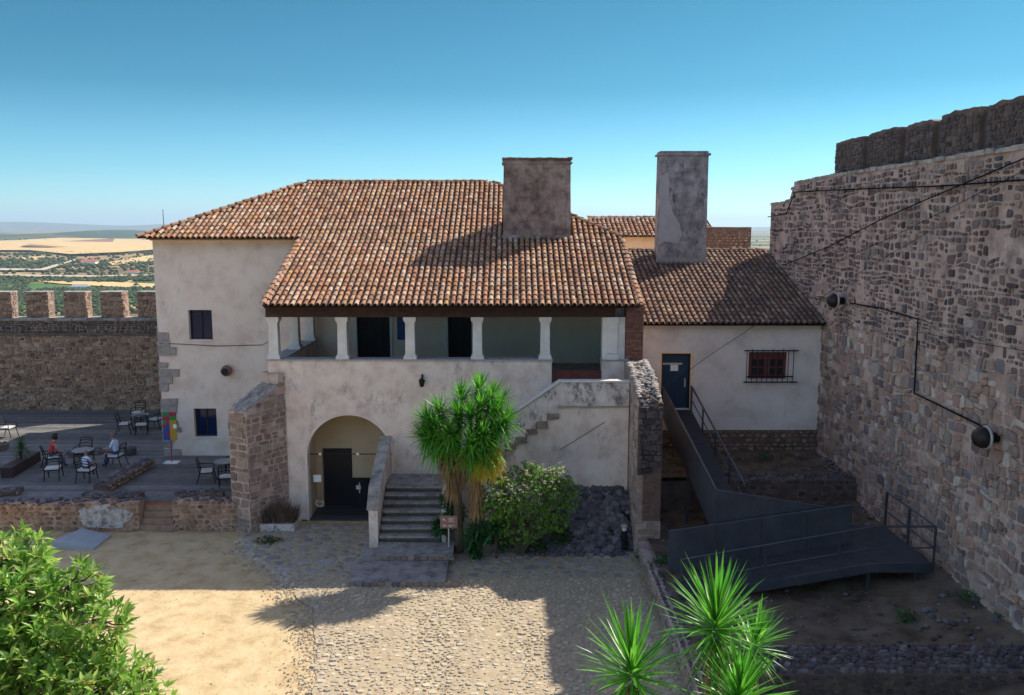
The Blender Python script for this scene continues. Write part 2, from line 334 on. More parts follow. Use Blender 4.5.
def wall_holes(b, x0, x1, z0, z1, Y, t, holes, mi=0, mr=0):
    """a wall facing -Y with rectangular openings (a,b,c,d = x0,x1,z0,z1) and their reveals"""
    xs = sorted({x0, x1}|{h[0] for h in holes}|{h[1] for h in holes}); zs = sorted({z0, z1}|{h[2] for h in holes}|{h[3] for h in holes})
    for i in range(len(xs)-1):
        for j in range(len(zs)-1):
            cx, cz = (xs[i]+xs[i+1])/2, (zs[j]+zs[j+1])/2
            if any(h[0] < cx < h[1] and h[2] < cz < h[3] for h in holes): continue
            for y in (Y, Y+t): b.add([(xs[i], y, zs[j]), (xs[i+1], y, zs[j]), (xs[i+1], y, zs[j+1]), (xs[i], y, zs[j+1])], [(0, 1, 2, 3)], mi)
    for (a, c, e, g) in list(holes)+[(x0, x1, z0, z1)]:
        for p, q in (((a, e), (c, e)), ((c, e), (c, g)), ((c, g), (a, g)), ((a, g), (a, e))):
            b.add([(p[0], Y, p[1]), (q[0], Y, q[1]), (q[0], Y+t, q[1]), (p[0], Y+t, p[1])], [(0, 1, 2, 3)], mr)

# ------------------------------------------------------------------ roof tiles
def roof_tiles(b, O, U, D, w, L, inside, pitch=.222, ln=.36, r=.080, mi=0, lift=.03):
    """O = a point on the eave line; U across, D up the slope. inside(u, d) tells if the tile stands."""
    O, U, D = Vector(O), Vector(U).normalized(), Vector(D).normalized(); N = U.cross(D).normalized()
    if N.z < 0: N = -N
    k = int(w/pitch); seg = 5
    for i in range(k):
        u = (i+.5)*w/k; drift = random.uniform(-.01, .01)
        for j in range(int(L/ln)+1):
            d0 = j*ln
            if not inside(u, d0+ln*.5): continue
            d0 -= .05; d1 = d0+ln+.07
            yaw = random.uniform(-.03, .03); rr = r*random.uniform(.93, 1.08); lf = random.uniform(-.008, .012)
            vs = []
            for (dd, rad, hh) in ((d0, rr, lift+.028+lf), (d1, rr*.84, lift-.002+lf)):
                for q in range(seg+1):
                    a = math.pi*q/seg
                    vs.append(O+U*(u+drift+yaw*(dd-d0)+math.cos(a)*rad)+D*dd+N*(hh+math.sin(a)*rad*.92))
            n1 = seg+1
            fs = [(q, q+1, n1+q+1, n1+q) for q in range(seg)]
            # the thickness seen at the lower end
            for q in range(seg+1):
                a = math.pi*q/seg; vs.append(O+U*(u+drift+math.cos(a)*rr*.78)+D*(d0+.003)+N*(lift+.028+lf+math.sin(a)*rr*.7))
            fs += [(q, 2*n1+q, 2*n1+q+1, q+1) for q in range(seg)]
            b.add(vs, fs, mi)
        # channel tiles between covers
        u2 = (i+1)*w/k
        for j in range(int(L/ln)+1):
            d0 = j*ln
            if not inside(u2, d0+ln*.5) or not inside(u2-pitch*.5, d0+ln*.5): continue
            vs = []
            for dd, hh in ((d0-.09, .030), (d0+ln, .004)):
                for q in range(4):
                    a = math.pi+math.pi*q/3
                    vs.append(O+U*(u2+math.cos(a)*.085)+D*dd+N*(hh+.055+math.sin(a)*.05))
            b.add(vs, [(q, q+1, 5+q, 4+q) for q in range(3)], 1)
def ridge_tiles(b, p, q, r=.11, ln=.4, mi=0, up=.06):
    p, q = Vector(p), Vector(q); d = (q-p); L = d.length; d.normalize()
    side = d.cross(Z).normalized(); N = side.cross(d).normalized()
    for i in range(int(L/ln)):
        a0, a1 = i*ln, (i+1)*ln+.05; vs = []
        rr = r*random.uniform(.92, 1.1)
        for dd, rad, hh in ((a0, rr, .03), (a1, rr*.85, 0)):
            for k in range(7):
                a = math.pi*k/6; vs.append(p+d*dd+side*math.cos(a)*rad*1.15+N*(hh+up+math.sin(a)*rad-.02))
        b.add(vs, [(k, k+1, 8+k, 7+k) for k in range(6)], mi)

# ================================================================== THE GROUND AND THE LAND
def hill_h(x, y):
    r = math.hypot(x, y-30)
    t = min(1, max(0, (r-75)/420)); t = t*t*(3-2*t)
    h = -.35-89*t
    if r > 400: h += 14*min(1, (r-400)/1500)*noise.noise(Vector((x/900, y/900, 0)))
    return h
rs = [0, 30, 60, 80, 105, 130, 160, 200, 250, 310, 380, 460, 560, 680, 820]
while rs[-1] < 42000: rs.append(rs[-1]*1.11)
NA = 128; b = B(); vs = [(0, 30, hill_h(0, 30))]
for r in rs[1:]:
    for k in range(NA):
        a = 2*math.pi*k/NA; x, y = r*math.cos(a), 30+r*math.sin(a); vs.append((x, y, hill_h(x, y)))
fs = [(0, 1+k, 1+(k+1) % NA) for k in range(NA)]
for i in range(len(rs)-2):
    for k in range(NA): fs.append((1+i*NA+k, 1+i*NA+(k+1) % NA, 1+(i+1)*NA+(k+1) % NA, 1+(i+1)*NA+k))
b.add(vs, fs)
def land_material():
    m = bpy.data.materials.new('farmland'); m.use_nodes = True; n, l = m.node_tree.nodes, m.node_tree.links
    bs = n['Principled BSDF']; bs.inputs['Roughness'].default_value = .95; bs.inputs['Specular IOR Level'].default_value = .1
    g = n.new('ShaderNodeNewGeometry'); mp = n.new('ShaderNodeMapping'); mp.inputs['Scale'].default_value = (1/520, 1/330, 0)
    l.new(g.outputs['Position'], mp.inputs[0])
    nz = n.new('ShaderNodeTexNoise'); nz.inputs['Scale'].default_value = 1.1; l.new(mp.outputs[0], nz.inputs['Vector'])
    mv = n.new('ShaderNodeVectorMath'); mv.operation = 'MULTIPLY_ADD'; mv.inputs[1].default_value = (.6, .6, 0)
    l.new(nz.outputs['Color'], mv.inputs[0]); l.new(mp.outputs[0], mv.inputs[2])
    vo = n.new('ShaderNodeTexVoronoi'); vo.inputs['Scale'].default_value = 1.; l.new(mv.outputs[0], vo.inputs['Vector'])
    sp = n.new('ShaderNodeSeparateColor'); l.new(vo.outputs['Color'], sp.inputs[0])
    rp = n.new('ShaderNodeValToRGB'); rp.color_ramp.interpolation = 'CONSTANT'; e = rp.color_ramp.elements
    cs = [(.045, .085, .03), (.30, .21, .10), (.07, .11, .04), (.38, .27, .13), (.05, .09, .035), (.20, .12, .08), (.09, .12, .05), (.34, .22, .12)]
    while len(e) < len(cs): e.new(.5)
    for i, c in enumerate(cs): e[i].position = i/len(cs); e[i].color = lin(c)
    l.new(sp.outputs[0], rp.inputs[0])
    n2 = n.new('ShaderNodeTexNoise'); n2.inputs['Scale'].default_value = 1/55; n2.inputs['Detail'].default_value = 8; n2.inputs['Roughness'].default_value = .7; l.new(g.outputs['Position'], n2.inputs['Vector'])
    mr = n.new('ShaderNodeMapRange'); mr.inputs[1].default_value = .48; mr.inputs[2].default_value = .6; mr.inputs[4].default_value = .75; l.new(n2.outputs['Fac'], mr.inputs[0])
    mx = n.new('ShaderNodeMix'); mx.data_type = 'RGBA'; l.new(mr.outputs[0], mx.inputs[0]); l.new(rp.outputs[0], mx.inputs[6]); mx.inputs[7].default_value = (.05, .085, .035, 1)
    l.new(mx.outputs[2], bs.inputs['Base Color']); return m
M['land'] = land_material()
b.build('terrain', 'land', kind='structure', smooth=True)
for nm, c in (('field_gold', [(.50, .35, .16), (.60, .44, .22)]), ('field_brown', [(.22, .12, .09), (.28, .16, .11)]), ('field_dark', [(.03, .055, .03), (.05, .08, .04)]), ('field_green', [(.06, .12, .04), (.10, .17, .06)]), ('dirt_road', [(.42, .36, .28), (.5, .43, .34)])):
    M[nm] = mat(nm, c, .95, .012, 0, spec=.05)
def field(name, pts, m_, lift=1.2):
    b = B(); P = []
    for (u, v) in pts:
        r = (v-226)/F; y = (H+88)/max(r, .002)
        for _ in range(6):
            p = at(u, v, y); hh = hill_h(p.x, p.y); y = y*(H-hh-lift)/(H-p.z)
        p = at(u, v, y); P.append((p.x, p.y, hill_h(p.x, p.y)+lift))
    b.add(P, [list(range(len(P)))]); b.build(name, m_, kind='structure')
field('golden_field', [(-60, 257), (-60, 243), (20, 241.5), (60, 240), (150, 240.5), (175, 243), (175, 248), (120, 252), (70, 254), (30, 250), (0, 250)], 'field_gold', 8)
field('ploughed_field', [(20, 246), (40, 240.6), (115, 240.3), (112, 243), (80, 246.5), (50, 247)], 'field_brown', 14)
field('stubble_field', [(35, 280.5), (100, 281.5), (170, 284), (170, 288.5), (120, 287), (60, 283.5)], 'field_gold', 2)
field('stubble_field', [(108, 262), (150, 255), (175, 253), (175, 259), (140, 262), (112, 265)], 'field_gold', 3)
field('stubble_field', [(20, 257), (45, 256), (48, 261), (28, 261)], 'field_gold', 3)
field('orchard_ground', [(-60, 300), (-60, 281), (30, 281.5), (60, 285), (130, 288.5), (175, 290), (175, 300), (100, 305), (0, 310)], 'field_green', 1.5)
field('dirt_road', [(0, 268.2), (40, 268.6), (75, 259), (76, 260), (45, 270), (0, 270)], 'dirt_road', 4)
field('dirt_road', [(0, 274), (90, 275.4), (160, 274.2), (160, 275), (90, 276.6), (0, 275.4)], 'dirt_road', 4)
def mound(name, u0, u1, vt, dist, m_, wy, seed, n=40, lab=None):
    b = B(); rnd = random.Random(seed); x0, x1 = (u0-512)/F*dist, (u1-512)/F*dist
    hh = H+(226-vt)/F*dist+89
    vs = []; K = 9
    for j in range(K):
        t = j/(K-1)
        for i in range(n):
            s = i/(n-1); env = math.sin(math.pi*s)**.6
            z = -92+hh*env*(.72+.45*noise.noise(Vector((s*5+seed, t*.6, seed*3.1))))*math.sin(math.pi*min(1, t*.999+.0005))**.8*1.05
            vs.append((x0+(x1-x0)*s, dist-wy*.5+wy*t, z))
    b.add(vs, [(j*n+i, j*n+i+1, (j+1)*n+i+1, (j+1)*n+i) for j in range(K-1) for i in range(n-1)])
    b.build(name, m_, smooth=True, kind='structure')
M['far_scrub'] = mat('far_scrub', [(.04, .06, .03), (.07, .085, .04), (.16, .12, .07)], .95, .004, 0, spec=.05)
mound('hills', 40, 190, 228.0, 8500, 'field_dark', 3000, 3)
mound('hills', -120, 110, 231, 7500, 'far_scrub', 1500, 5)
mound('hills', -200, 260, 220.5, 26000, 'far_scrub', 6000, 11)
mound('hills', 60, 420, 222, 30000, 'far_scrub', 6000, 13)
mound('hills', 700, 1300, 223.5, 28000, 'far_scrub', 6000, 17)
# distant trees: one wood nobody could count
b = B(); rnd = random.Random(4)
def blob(x, y, r):
    z = hill_h(x, y); top = (x+rnd.uniform(-.2, .2)*r, y, z+r*1.25); n = 6; ph = rnd.uniform(0, 1)
    lo = [(x+math.cos(ph+k*1.047)*r*.7, y+math.sin(ph+k*1.047)*r*.7, z-1) for k in range(n)]
    mi_ = [(x+math.cos(ph+k*1.047)*r*rnd.uniform(.8, 1.15), y+math.sin(ph+k*1.047)*r*rnd.uniform(.8, 1.15), z+r*rnd.uniform(.5, .8)) for k in range(n)]
    b.add(lo+mi_+[top], [(k, (k+1) % n, n+(k+1) % n, n+k) for k in range(n)]+[(n+k, n+(k+1) % n, 2*n) for k in range(n)])
for _ in range(16000):
    u = rnd.choice((rnd.uniform(-60, 200), rnd.uniform(-60, 200), rnd.uniform(735, 830)))
    v = 226+rnd.uniform(.12, 1)**1.2*95
    y = (H+88)/((v-226)/F); 
    if y < 420 or y > 7000: continue
    x = (u-512)/F*y
    d = noise.noise(Vector((x/260, y/420, 5)))
    if 238 < v < 253 or 280 < v < 288 and u > 30:
        if rnd.random() > .02: continue
    elif d < -.05 and rnd.random() > .25: continue
    blob(x, y, rnd.uniform(2.2, 4.2)*(1+y/4500))
b.build('distant_trees', 'leaf_far' if 'leaf_far' in M else mat('far_foliage', [(.025, .045, .018), (.045, .075, .028), (.07, .10, .04)], .9, 5, 0, island=True), kind='stuff', label='scattered trees and groves over the plain', category='woodland')
rnd = random.Random(21)
farh = [(133, 273.5, 30, 10, 'white farmhouse under a red roof, farther right and lower than the others on the plain', 'far_roof'), (88, 264, 45, 7, 'long low farm shed with reddish roof in the middle of the plain', 'far_roof'), (79, 289, 46, 7, 'long pale grey shed roof just above the battlements', 'slabblue'), (94, 290.5, 26, 6, 'small pinkish roofed barn beside the long grey shed', 'far_roof')]
for (u, v, w, dp, lab, rm) in farh:
    y = (H+88)/((v-226)/F)
    for _ in range(6): p = at(u, v, y); y = y*(H-hill_h(p.x, p.y))/(H-p.z)
    p = at(u, v, y); w = w*y/2600; hh = w*.16
    e = empty('farmhouse', p, lab, 'farmhouse', 'farm buildings on the plain')
    B().box(p.x-w/2, p.x+w/2, p.y, p.y+w*.5, p.z-3, p.z+hh).build('wall', 'far_wall', e)
    q = B(); q.prism([(p.x-w*.53, p.y-w*.03, p.z+hh), (p.x-w*.53, p.y+w*.53, p.z+hh), (p.x-w*.53, p.y+w*.25, p.z+hh*1.9)], (w*1.06, 0, 0)); q.build('roof', rm, e)
# castle plateau: courtyard sheet, cobbles, yards
def sheet(name, poly, z, m_, n=1):
    b = B(); b.add([(x, y, z) for x, y in poly], [list(range(len(poly)))]); return b.build(name, m_, kind='structure')
def grid_sheet(name, x0, x1, y0, y1, z, m_, amp=.03, st=.35, sc=.8, extra=None):
    b = B(); nx, ny = int((x1-x0)/st)+1, int((y1-y0)/st)+1; vs = []
    for j in range(ny+1):
        for i in range(nx+1):
            x, y = x0+(x1-x0)*i/nx, y0+(y1-y0)*j/ny
            vs.append((x, y, z+amp*noise.noise(Vector((x*sc, y*sc, z)))+(extra(x, y) if extra else 0)))
    b.add(vs, [(j*(nx+1)+i, j*(nx+1)+i+1, (j+1)*(nx+1)+i+1, (j+1)*(nx+1)+i) for j in range(ny) for i in range(nx)])
    return b.build(name, m_, smooth=True, kind='structure')
grid_sheet('courtyard_ground', -30, 4.2, -12, 46, -.02, 'sand', .025, .5)
# cobbled path outline (left edge wanders from the buttress to the bottom of the picture)
edge = [(18-9, -4.9), (18, -4.6), (19.2, -4.75), (20.6, -5.0), (22.4, -5.55), (24.2, -6.7), (25.6, -7.7), (27.0, -8.9), (28.3, -9.4), (29.8, -9.3)]
def left_edge(y):
    for (y0, x0), (y1, x1) in zip(edge, edge[1:]):
        if y0 <= y <= y1: return x0+(x1-x0)*(y-y0)/(y1-y0)+.22*noise.noise(Vector((y*1.3, 3, 1)))+.1*noise.noise(Vector((y*5, 3, 1)))
    return 99
poly = [(left_edge(y0/5), y0/5) for y0 in range(45, 149)]+[(4.1, 29.6), (4.1, 9)]
b = B(); nx, ny = 40, 104; vs = []
for j in range(104):
    y = 9+j*.2; le = left_edge(y)
    for i in range(nx+1): x = le+(4.15-le)*i/nx; vs.append((x, y, .012+.02*noise.noise(Vector((x*.8, y*.8, 2)))))
b.add(vs, [(j*(nx+1)+i, j*(nx+1)+i+1, (j+1)*(nx+1)+i+1, (j+1)*(nx+1)+i) for j in range(103) for i in range(nx)])
b.build('path', 'earth', smooth=True, kind='structure')
b = B(); zg = lambda x, y: .012+.02*noise.noise(Vector((x*.8, y*.8, 2)))
def on_path(a, c): x, y = a-9.6, c+13.5; return left_edge(y)+.05+.35*noise.noise(Vector((x*2, y*2, 4))) < x < 4.0
b.rubble_face((-9.6, 13.5, .012), X, Y_, Z, 13.6, 11.6, (.21, .155, .11, .075), 1.15, .024, 0, .62, lambda a, c: on_path(a, c) and c < 11.3+.5*noise.noise(Vector((a, 2, 2))), .88)
b.rubble_face((-9.6, 24.8, .012), X, Y_, Z, 13.6, 4.8, (.46, .32, .2, .12), 1.25, .022, 1, .9, lambda a, c: on_path(a, c+11.3), .9)
b.build('cobblestones', ['cobble', 'slab'], kind='stuff', label='rounded cobbles set in the courtyard path', category='cobbles')
# terrace (left), z = TZ
TZ = .9
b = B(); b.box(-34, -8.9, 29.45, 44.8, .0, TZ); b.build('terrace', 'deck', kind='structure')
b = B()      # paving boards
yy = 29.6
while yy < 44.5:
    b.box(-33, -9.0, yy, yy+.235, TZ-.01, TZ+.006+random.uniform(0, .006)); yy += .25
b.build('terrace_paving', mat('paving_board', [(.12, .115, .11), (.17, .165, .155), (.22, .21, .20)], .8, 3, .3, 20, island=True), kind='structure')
# right yards
grid_sheet('upper_yard', 4.9, 12.4, 29.1, 33.2, 1.9, 'brown_earth', .14, .3, 1.3)
grid_sheet('lower_yard', 4.4, 12.4, 7, 29.2, .62, 'brown_earth', .16, .35, .9, lambda x, y: .55*max(0, (x-8.5)/3.6)**1.5)

b = B(); b.box(4.8, 12.3, 29.25, 33.3, -.3, 1.72); b.build('upper_yard', 'mortar_dark', kind='structure'); b = B(); b.box(4.3, 12.3, 5, 29.3, -.3, .3); b.build('lower_yard', 'brown_earth', kind='structure')
# ================================================================== GREAT CASTLE WALL (right)
e = empty('castle_wall', (12.07, 20, 0), 'tall rubble stone castle wall on the right with merlons on its top', 'castle wall')
WX = 12.07; b = B()
prof = [(40.1, 11.65), (37.6, 11.75), (36.9, 12.5), (33, 12.55), (-14, 12.45)]
def top_z(y):
    for (y1, z1), (y0, z0) in zip(prof, prof[1:]):
        if y0 <= y <= y1: return z0+(z1-z0)*(y-y0)/(y1-y0)
    return 12.45
vs = []; ny, nz = 180, 40
for j in range(ny+1):
    y = 40.1-54.1*j/ny; tz = top_z(y)+.06*noise.noise(Vector((y*2.2, 0, 0)))
    for i in range(nz+1):
        z = -.5+(tz+.5)*i/nz; vs.append((WX+.05*noise.noise(Vector((y*.9, z*.9, 1)))+.02*noise.noise(Vector((y*4, z*4, 1))), y, z))
b.add(vs, [(j*(nz+1)+i, (j+1)*(nz+1)+i, (j+1)*(nz+1)+i+1, j*(nz+1)+i+1) for j in range(ny) for i in range(nz)])
vs = []
for j in range(ny+1):
    y = 40.1-54.1*j/ny; tz = top_z(y)+.06*noise.noise(Vector((y*2.2, 0, 0)))
    vs += [(WX+.01, y, tz), (WX+2.4, y, tz-.02), (WX+2.4, y, -.5)]
b.add(vs, [(j*3+i, j*3+i+1, (j+1)*3+i+1, (j+1)*3+i) for j in range(ny) for i in range(2)])
b.add([(WX, 40.1, -.5), (WX+2.4, 40.1, -.5), (WX+2.4, 40.1, 11.6), (WX, 40.1, 11.6)], [(0, 1, 2, 3)])
# stones: lower courses bigger and paler, upper ones smaller with more mortar
mid = lambda y: 7.2+.9*noise.noise(Vector((y*.5, 4, 4)))
b.fitted_face((WX, 40.0, 6.0), -Y_, Z, -X, 34, 6.7, .20, 1.25, .03, 1, (.58, .88), .10, lambda a, c: c+6.0 < top_z(40-a)-.12 and c+6.0 > mid(40-a) and noise.noise(Vector((a*.35, c*.6, 8))) > -.58, .55)
b.fitted_face((WX, 40.0, .2), -Y_, Z, -X, 34, 8.4, .25, 1.2, .045, 2, (.80, .98), .03, lambda a, c: c+.2 <= mid(40-a), .75)
b.build('wall', ['mortar', 'stone_wall', mat('pale_rubble', [(.15, .12, .115), (.40, .29, .225), (.26, .20, .18), (.52, .41, .33), (.34, .23, .175), (.64, .57, .49), (.19, .17, .18), (.46, .29, .21), (.30, .27, .24)], .9, 6, .6, 22, island=True)], e)
b = B(); y = 40.
while y > -14:
    l_ = random.uniform(.3, .7); b.box(WX-.05+random.uniform(-.02, .03), WX+.55, y-l_+.02, y, top_z(y-l_/2)-.03, top_z(y-l_/2)+.07+random.uniform(0, .04), 0, .015); y -= l_
b.build('capping_stones', 'palelichen', e)
y = 32.4; k = 0
for (y1, y0, h_) in ((33.2, 30.6, 1.30), (30.2, 27.75, 1.32), (27.3, 25.6, 1.28), (25.15, 23.1, 1.33), (22.7, 20.6, 1.3), (20.2, 18.1, 1.3), (17.7, 15.6, 1.3), (15.2, 13.1, 1.3), (12.7, 10.6, 1.3), (10.2, 8, 1.3)):
    b = B(); vs = []; n = 14; tz0 = top_z(y1)
    prof2 = []
    for i in range(n+1):
        yy = y1+(y0-y1)*i/n; prof2.append((yy, tz0+h_+.07*noise.noise(Vector((yy*2.6, 2, 2)))-.03*(abs(i-n/2)/(n/2))**6))
    b.prism([(WX+.3, yy, zz) for yy, zz in prof2]+[(WX+.3, y0, tz0-.05), (WX+.3, y1, tz0-.05)], (.75, 0, 0))
    b.fitted_face((WX+.3, y1, tz0), -Y_, Z, -X, y1-y0, h_-.1, .15, 1.3, .03, 1, (.75, .95), .05)
    b.face_stones((WX+.35, y1, tz0), X, Z, Y_, .65, h_-.06, .13, 1.3, .03, 1, .85, None, .35, 6)
    b.build('merlon', ['mortar_dark', 'stone_dark'], e)
    # the stepped-back sill in the gap
    B().box(WX+.42, WX+1.0, y0-.46, y0+.01, tz0-.05, tz0+1.2+random.uniform(-.03, .03), 0, .02).build('crenel_infill', 'stone_dark', e)

# floodlights and cables on the wall
def tag(o, label, cat, group=None):
    o['label'] = label; o['category'] = cat
    if group: o['group'] = group
    return o
def on_wall(u, v, off=.03):
    k = (u-512)/F; a = (v-347.5)/F; dy = math.cos(TH)-a*math.sin(TH); Y = (WX-off)/k*dy; return at(u, v, Y)
for (u, v, r, lab) in ((843, 300.5, .26, 'round dark bulkhead lamp high on the castle wall beside the tiled roof'), (996, 437.5, .27, 'round dark bulkhead lamp low on the castle wall near the right edge')):
    p = on_wall(u, v, .05)
    e = empty('wall_lamp', p, lab, 'wall lamp', 'round lamps on the castle wall')
    B().lathe(p+Vector((.05, 0, 0)), [(.10, .0), (.13, .02), (.13, .12), (.07, .16)], 12, axis='x').build('bracket', 'iron', e)
    B().lathe(p+Vector((-.10, 0, 0)), [(.02, 0), (r*.6, .02), (r*.92, .10), (r, .22), (r*.97, .30), (r*.7, .42), (r*.3, .48), (.02, .49)], 18, axis='x').build('housing', mat('rust_dark_metal', [(.02, .018, .02), (.05, .035, .03)], .45, 4, .1, 30, metal=.4), e, smooth=True)
    B().lathe(p+Vector((-.22, 0, 0)), [(r*1.04, 0), (r*1.07, .015), (r*1.07, .05), (r*1.04, .06)], 18, axis='x').build('trim_ring', mat('dull_white_ring', [(.35, .34, .33)], .6, 4, 0), e)
def cable(pts, r, label, name='cable'):
    P = []
    for p0, p1 in zip(pts, pts[1:]):
        p0, p1 = Vector(p0), Vector(p1); n = max(2, int((p1-p0).length/.5))
        for i in range(n):
            t = i/n; P.append(p0.lerp(p1, t)+Vector((0, 0, .012*noise.noise(Vector((p0.x+t*9, t*7, 1))))))
    P.append(Vector(pts[-1])); b = B(); b.tube(P, r, 5); return tag(b.build(name, 'cable'), label, 'cable')
cable([on_wall(*q, .09) for q in ((850, 303), (884, 309), (918, 319), (916, 360), (914, 393), (945, 408), (990, 430))], .024, 'thick black cable zigzagging between the two round wall lamps')
cable([on_wall(*q, .09) for q in ((768, 217), (786, 214), (795, 192), (860, 189), (940, 186), (1024, 180))], .022, 'black cable running level just under the castle wall top')
cable([on_wall(*q, .12) for q in ((784, 265), (830, 246), (880, 220), (930, 198), (1030, 156))], .02, 'upper slanting black cable rising across the castle wall')
cable([on_wall(*q, .10) for q in ((815, 272), (890, 238), (960, 203), (1030, 168))], .009, 'thin lower slanting wire rising across the castle wall')
cable([on_wall(*q, .10) for q in ((818, 300), (832, 290), (870, 266), (925, 234))], .008, 'short thin wire climbing from the lamp over the dark stones')
cable([on_wall(*q, .10) for q in ((918, 332), (960, 340), (1030, 352))], .008, 'thin wire running right from the zigzag cable')

# ================================================================== FAR LEFT BATTLEMENT WALL
e = empty('battlement_wall', (-22, 44.8, TZ), 'brown rubble battlement wall behind the cafe terrace on the left', 'castle wall')
b = B(); BY = 44.8; b.box(-44, -15.0, BY, BY+.9, -.5, 5.75)
b.box(-44, -15.0, BY-.03, BY+.9, 5.0, 5.06); 
b.fitted_face((-30, BY, TZ), X, Z, -Y_, 15.0, 4.05, .17, 1.5, .045, 1, (.8, .97), .04, None, .6)
b.fitted_face((-30, BY, 5.08), X, Z, -Y_, 15.0, .62, .13, 1.5, .04, 2, (.8, .97))
b.build('wall', ['mortar_brown', 'stone_brown', 'stone_dark'], e)
b = B(); x = -44
while x < -15.1:
    l_ = random.uniform(.3, .6); b.box(x, min(x+l_-.02, -15), BY-.1, BY+.95, 5.75, 5.86+random.uniform(0, .03), 0, .01); x += l_
b.build('ledge', 'palelichen', e)
B().box(-44, -15.0, BY-.12, BY-.01, 4.98, 5.07, 0, .01).build('string_course', 'mortar_dark', e)
b = None; x0s = [at(u, 305, BY).x for u in (-89, -51, -13, 24, 62, 99, 136)]
for x0 in x0s:
    b = B(); b.box(x0, x0+1.18, BY+.15, BY+.8, 5.85, 7.2, 0, .03)
    b.fitted_face((x0+.02, BY+.15, 5.9), X, Z, -Y_, 1.14, 1.27, .15, 1.4, .04, 1, (.8, .97)); b.fitted_face((x0+1.18, BY+.15, 5.9), Y_, Z, X, .65, 1.27, .15, 1.4, .03, 2, (.8, .97))
    m_ = b.build('merlon', ['mortar_brown', 'stone_brown', 'stone_warm'], e)
    B().box(x0-.02, x0+1.20, BY+.12, BY+.83, 7.2, 7.26, 0, .012).build('merlon_cap', 'palelichen', m_)
b = B(); b.box(-44, -15, BY+.9, BY+3, 3, 4.6); b.build('wall_walk', 'mortar', e)

# ================================================================== MAIN BUILDING
LY = 35.6                        # plane of the left block and of the veranda's back wall
bld = empty('manor_house', (-5, 35, 0), 'pale plastered house with terracotta roof and pillared veranda over an archway', 'house')
xl, xr = -14.95, 4.3
zE, yE, sU, sL = 10.2, 35.0, .461, .400
yR = yE+5.4; zR = zE+5.4*sU; xEl, xEr = -15.3, 4.5; yB = 2*yR-yE
yV = 29.4; zV = zE-(yE-yV)*sL; xVl, xVr = -8.62, 4.45
w1 = (at(188, 0, 1), None)
def xz(u, v, Y=LY): p = at(u, v, Y); return p.x, p.z
wx0, wz1 = xz(188, 310); wx1, wz0 = xz(213, 339.5)
vx0, vz1 = xz(193.5, 408.5); vx1, vz0 = xz(217.5, 437)
d1a, d1b = xz(357, 330)[0], xz(390, 330)[0]; d2a, d2b = xz(448, 330)[0], xz(471.5, 330)[0]
b = B()
wall_holes(b, xl, xr, -.2, zE-.02, LY, .5, [(wx0, wx1, wz0, wz1), (vx0, vx1, vz0, vz1), (d1a, d1b, 4.95, 7.2), (d2a, d2b, 4.95, 7.2)])
b.box(xl, xl+.5, LY+.5, yB-.5, -.2, zE-.02); b.box(xr-.5, xr, LY+.5, yB-.5, -.2, zE-.02); b.box(xl, xr, yB-.5, yB-.1, -.2, zE-.02)
b.build('wall', ['plaster'], bld)
# veranda back wall skin (slightly proud, duller paint)
b = B(); wall_holes(b, -8.35, 3.9, 4.95, 9.6, LY-.03, .028, [(d1a, d1b, 4.951, 7.2), (d2a, d2b, 4.951, 7.2)]); b.build('veranda_wall', 'plaster_in', bld)
# facade with arch
FX0, FX1, FY = -8.72, 4.02, 30.0
acx, ar, asz = -5.9, 1.53, 2.42
gap0, gap1 = 1.42, 3.22
out = [(FX0, -.2), (acx-ar, -.2), (acx-ar, asz)]
out += [(acx-ar*math.cos(math.pi*k/28), asz+ar*math.sin(math.pi*k/28)) for k in range(1, 28)]
out += [(acx+ar, asz), (acx+ar, -.2), (FX1, -.2), (FX1, 5.93), (gap1, 5.93), (gap1, 4.9), (gap0, 4.9), (gap0, 5.93), (FX0, 5.93)]
b = B(); b.prism([(x, FY, z) for x, z in out], (0, .5, 0))
b.box(FX0, FX0+.5, FY+.5, LY-.01, -.2, 5.93)                    # left flank under the side colonnade
b.box(FX1-.35, FX1+.25, FY+.5, LY-.01, -.2, 7.7)                # right flank, full height
b.prism([(FX1-.3, FY+.5, 7.7), (FX1-.3, LY, 7.7), (FX1-.3, LY, 9.95), (FX1-.3, FY+.5, 8.05)], (.5, 0, 0))
b.build('front_wall', 'plaster_old', bld)
b = B()                                                          # moulded arch band
for k in range(40):
    a0, a1 = math.pi*k/40, math.pi*(k+1)/40
    P = [(acx-rr*math.cos(a), FY-.03, asz+rr*math.sin(a)) for rr, a in ((ar, a0), (ar+.09, a0), (ar+.09, a1), (ar, a1))]
    b.prism(P, (0, .05, 0))
for sx in (-1, 1): b.box(acx+sx*(ar+.045)-.045, acx+sx*(ar+.045)+.045, FY-.03, FY+.02, 0, asz)
b.build('arch_surround', 'plaster', bld)
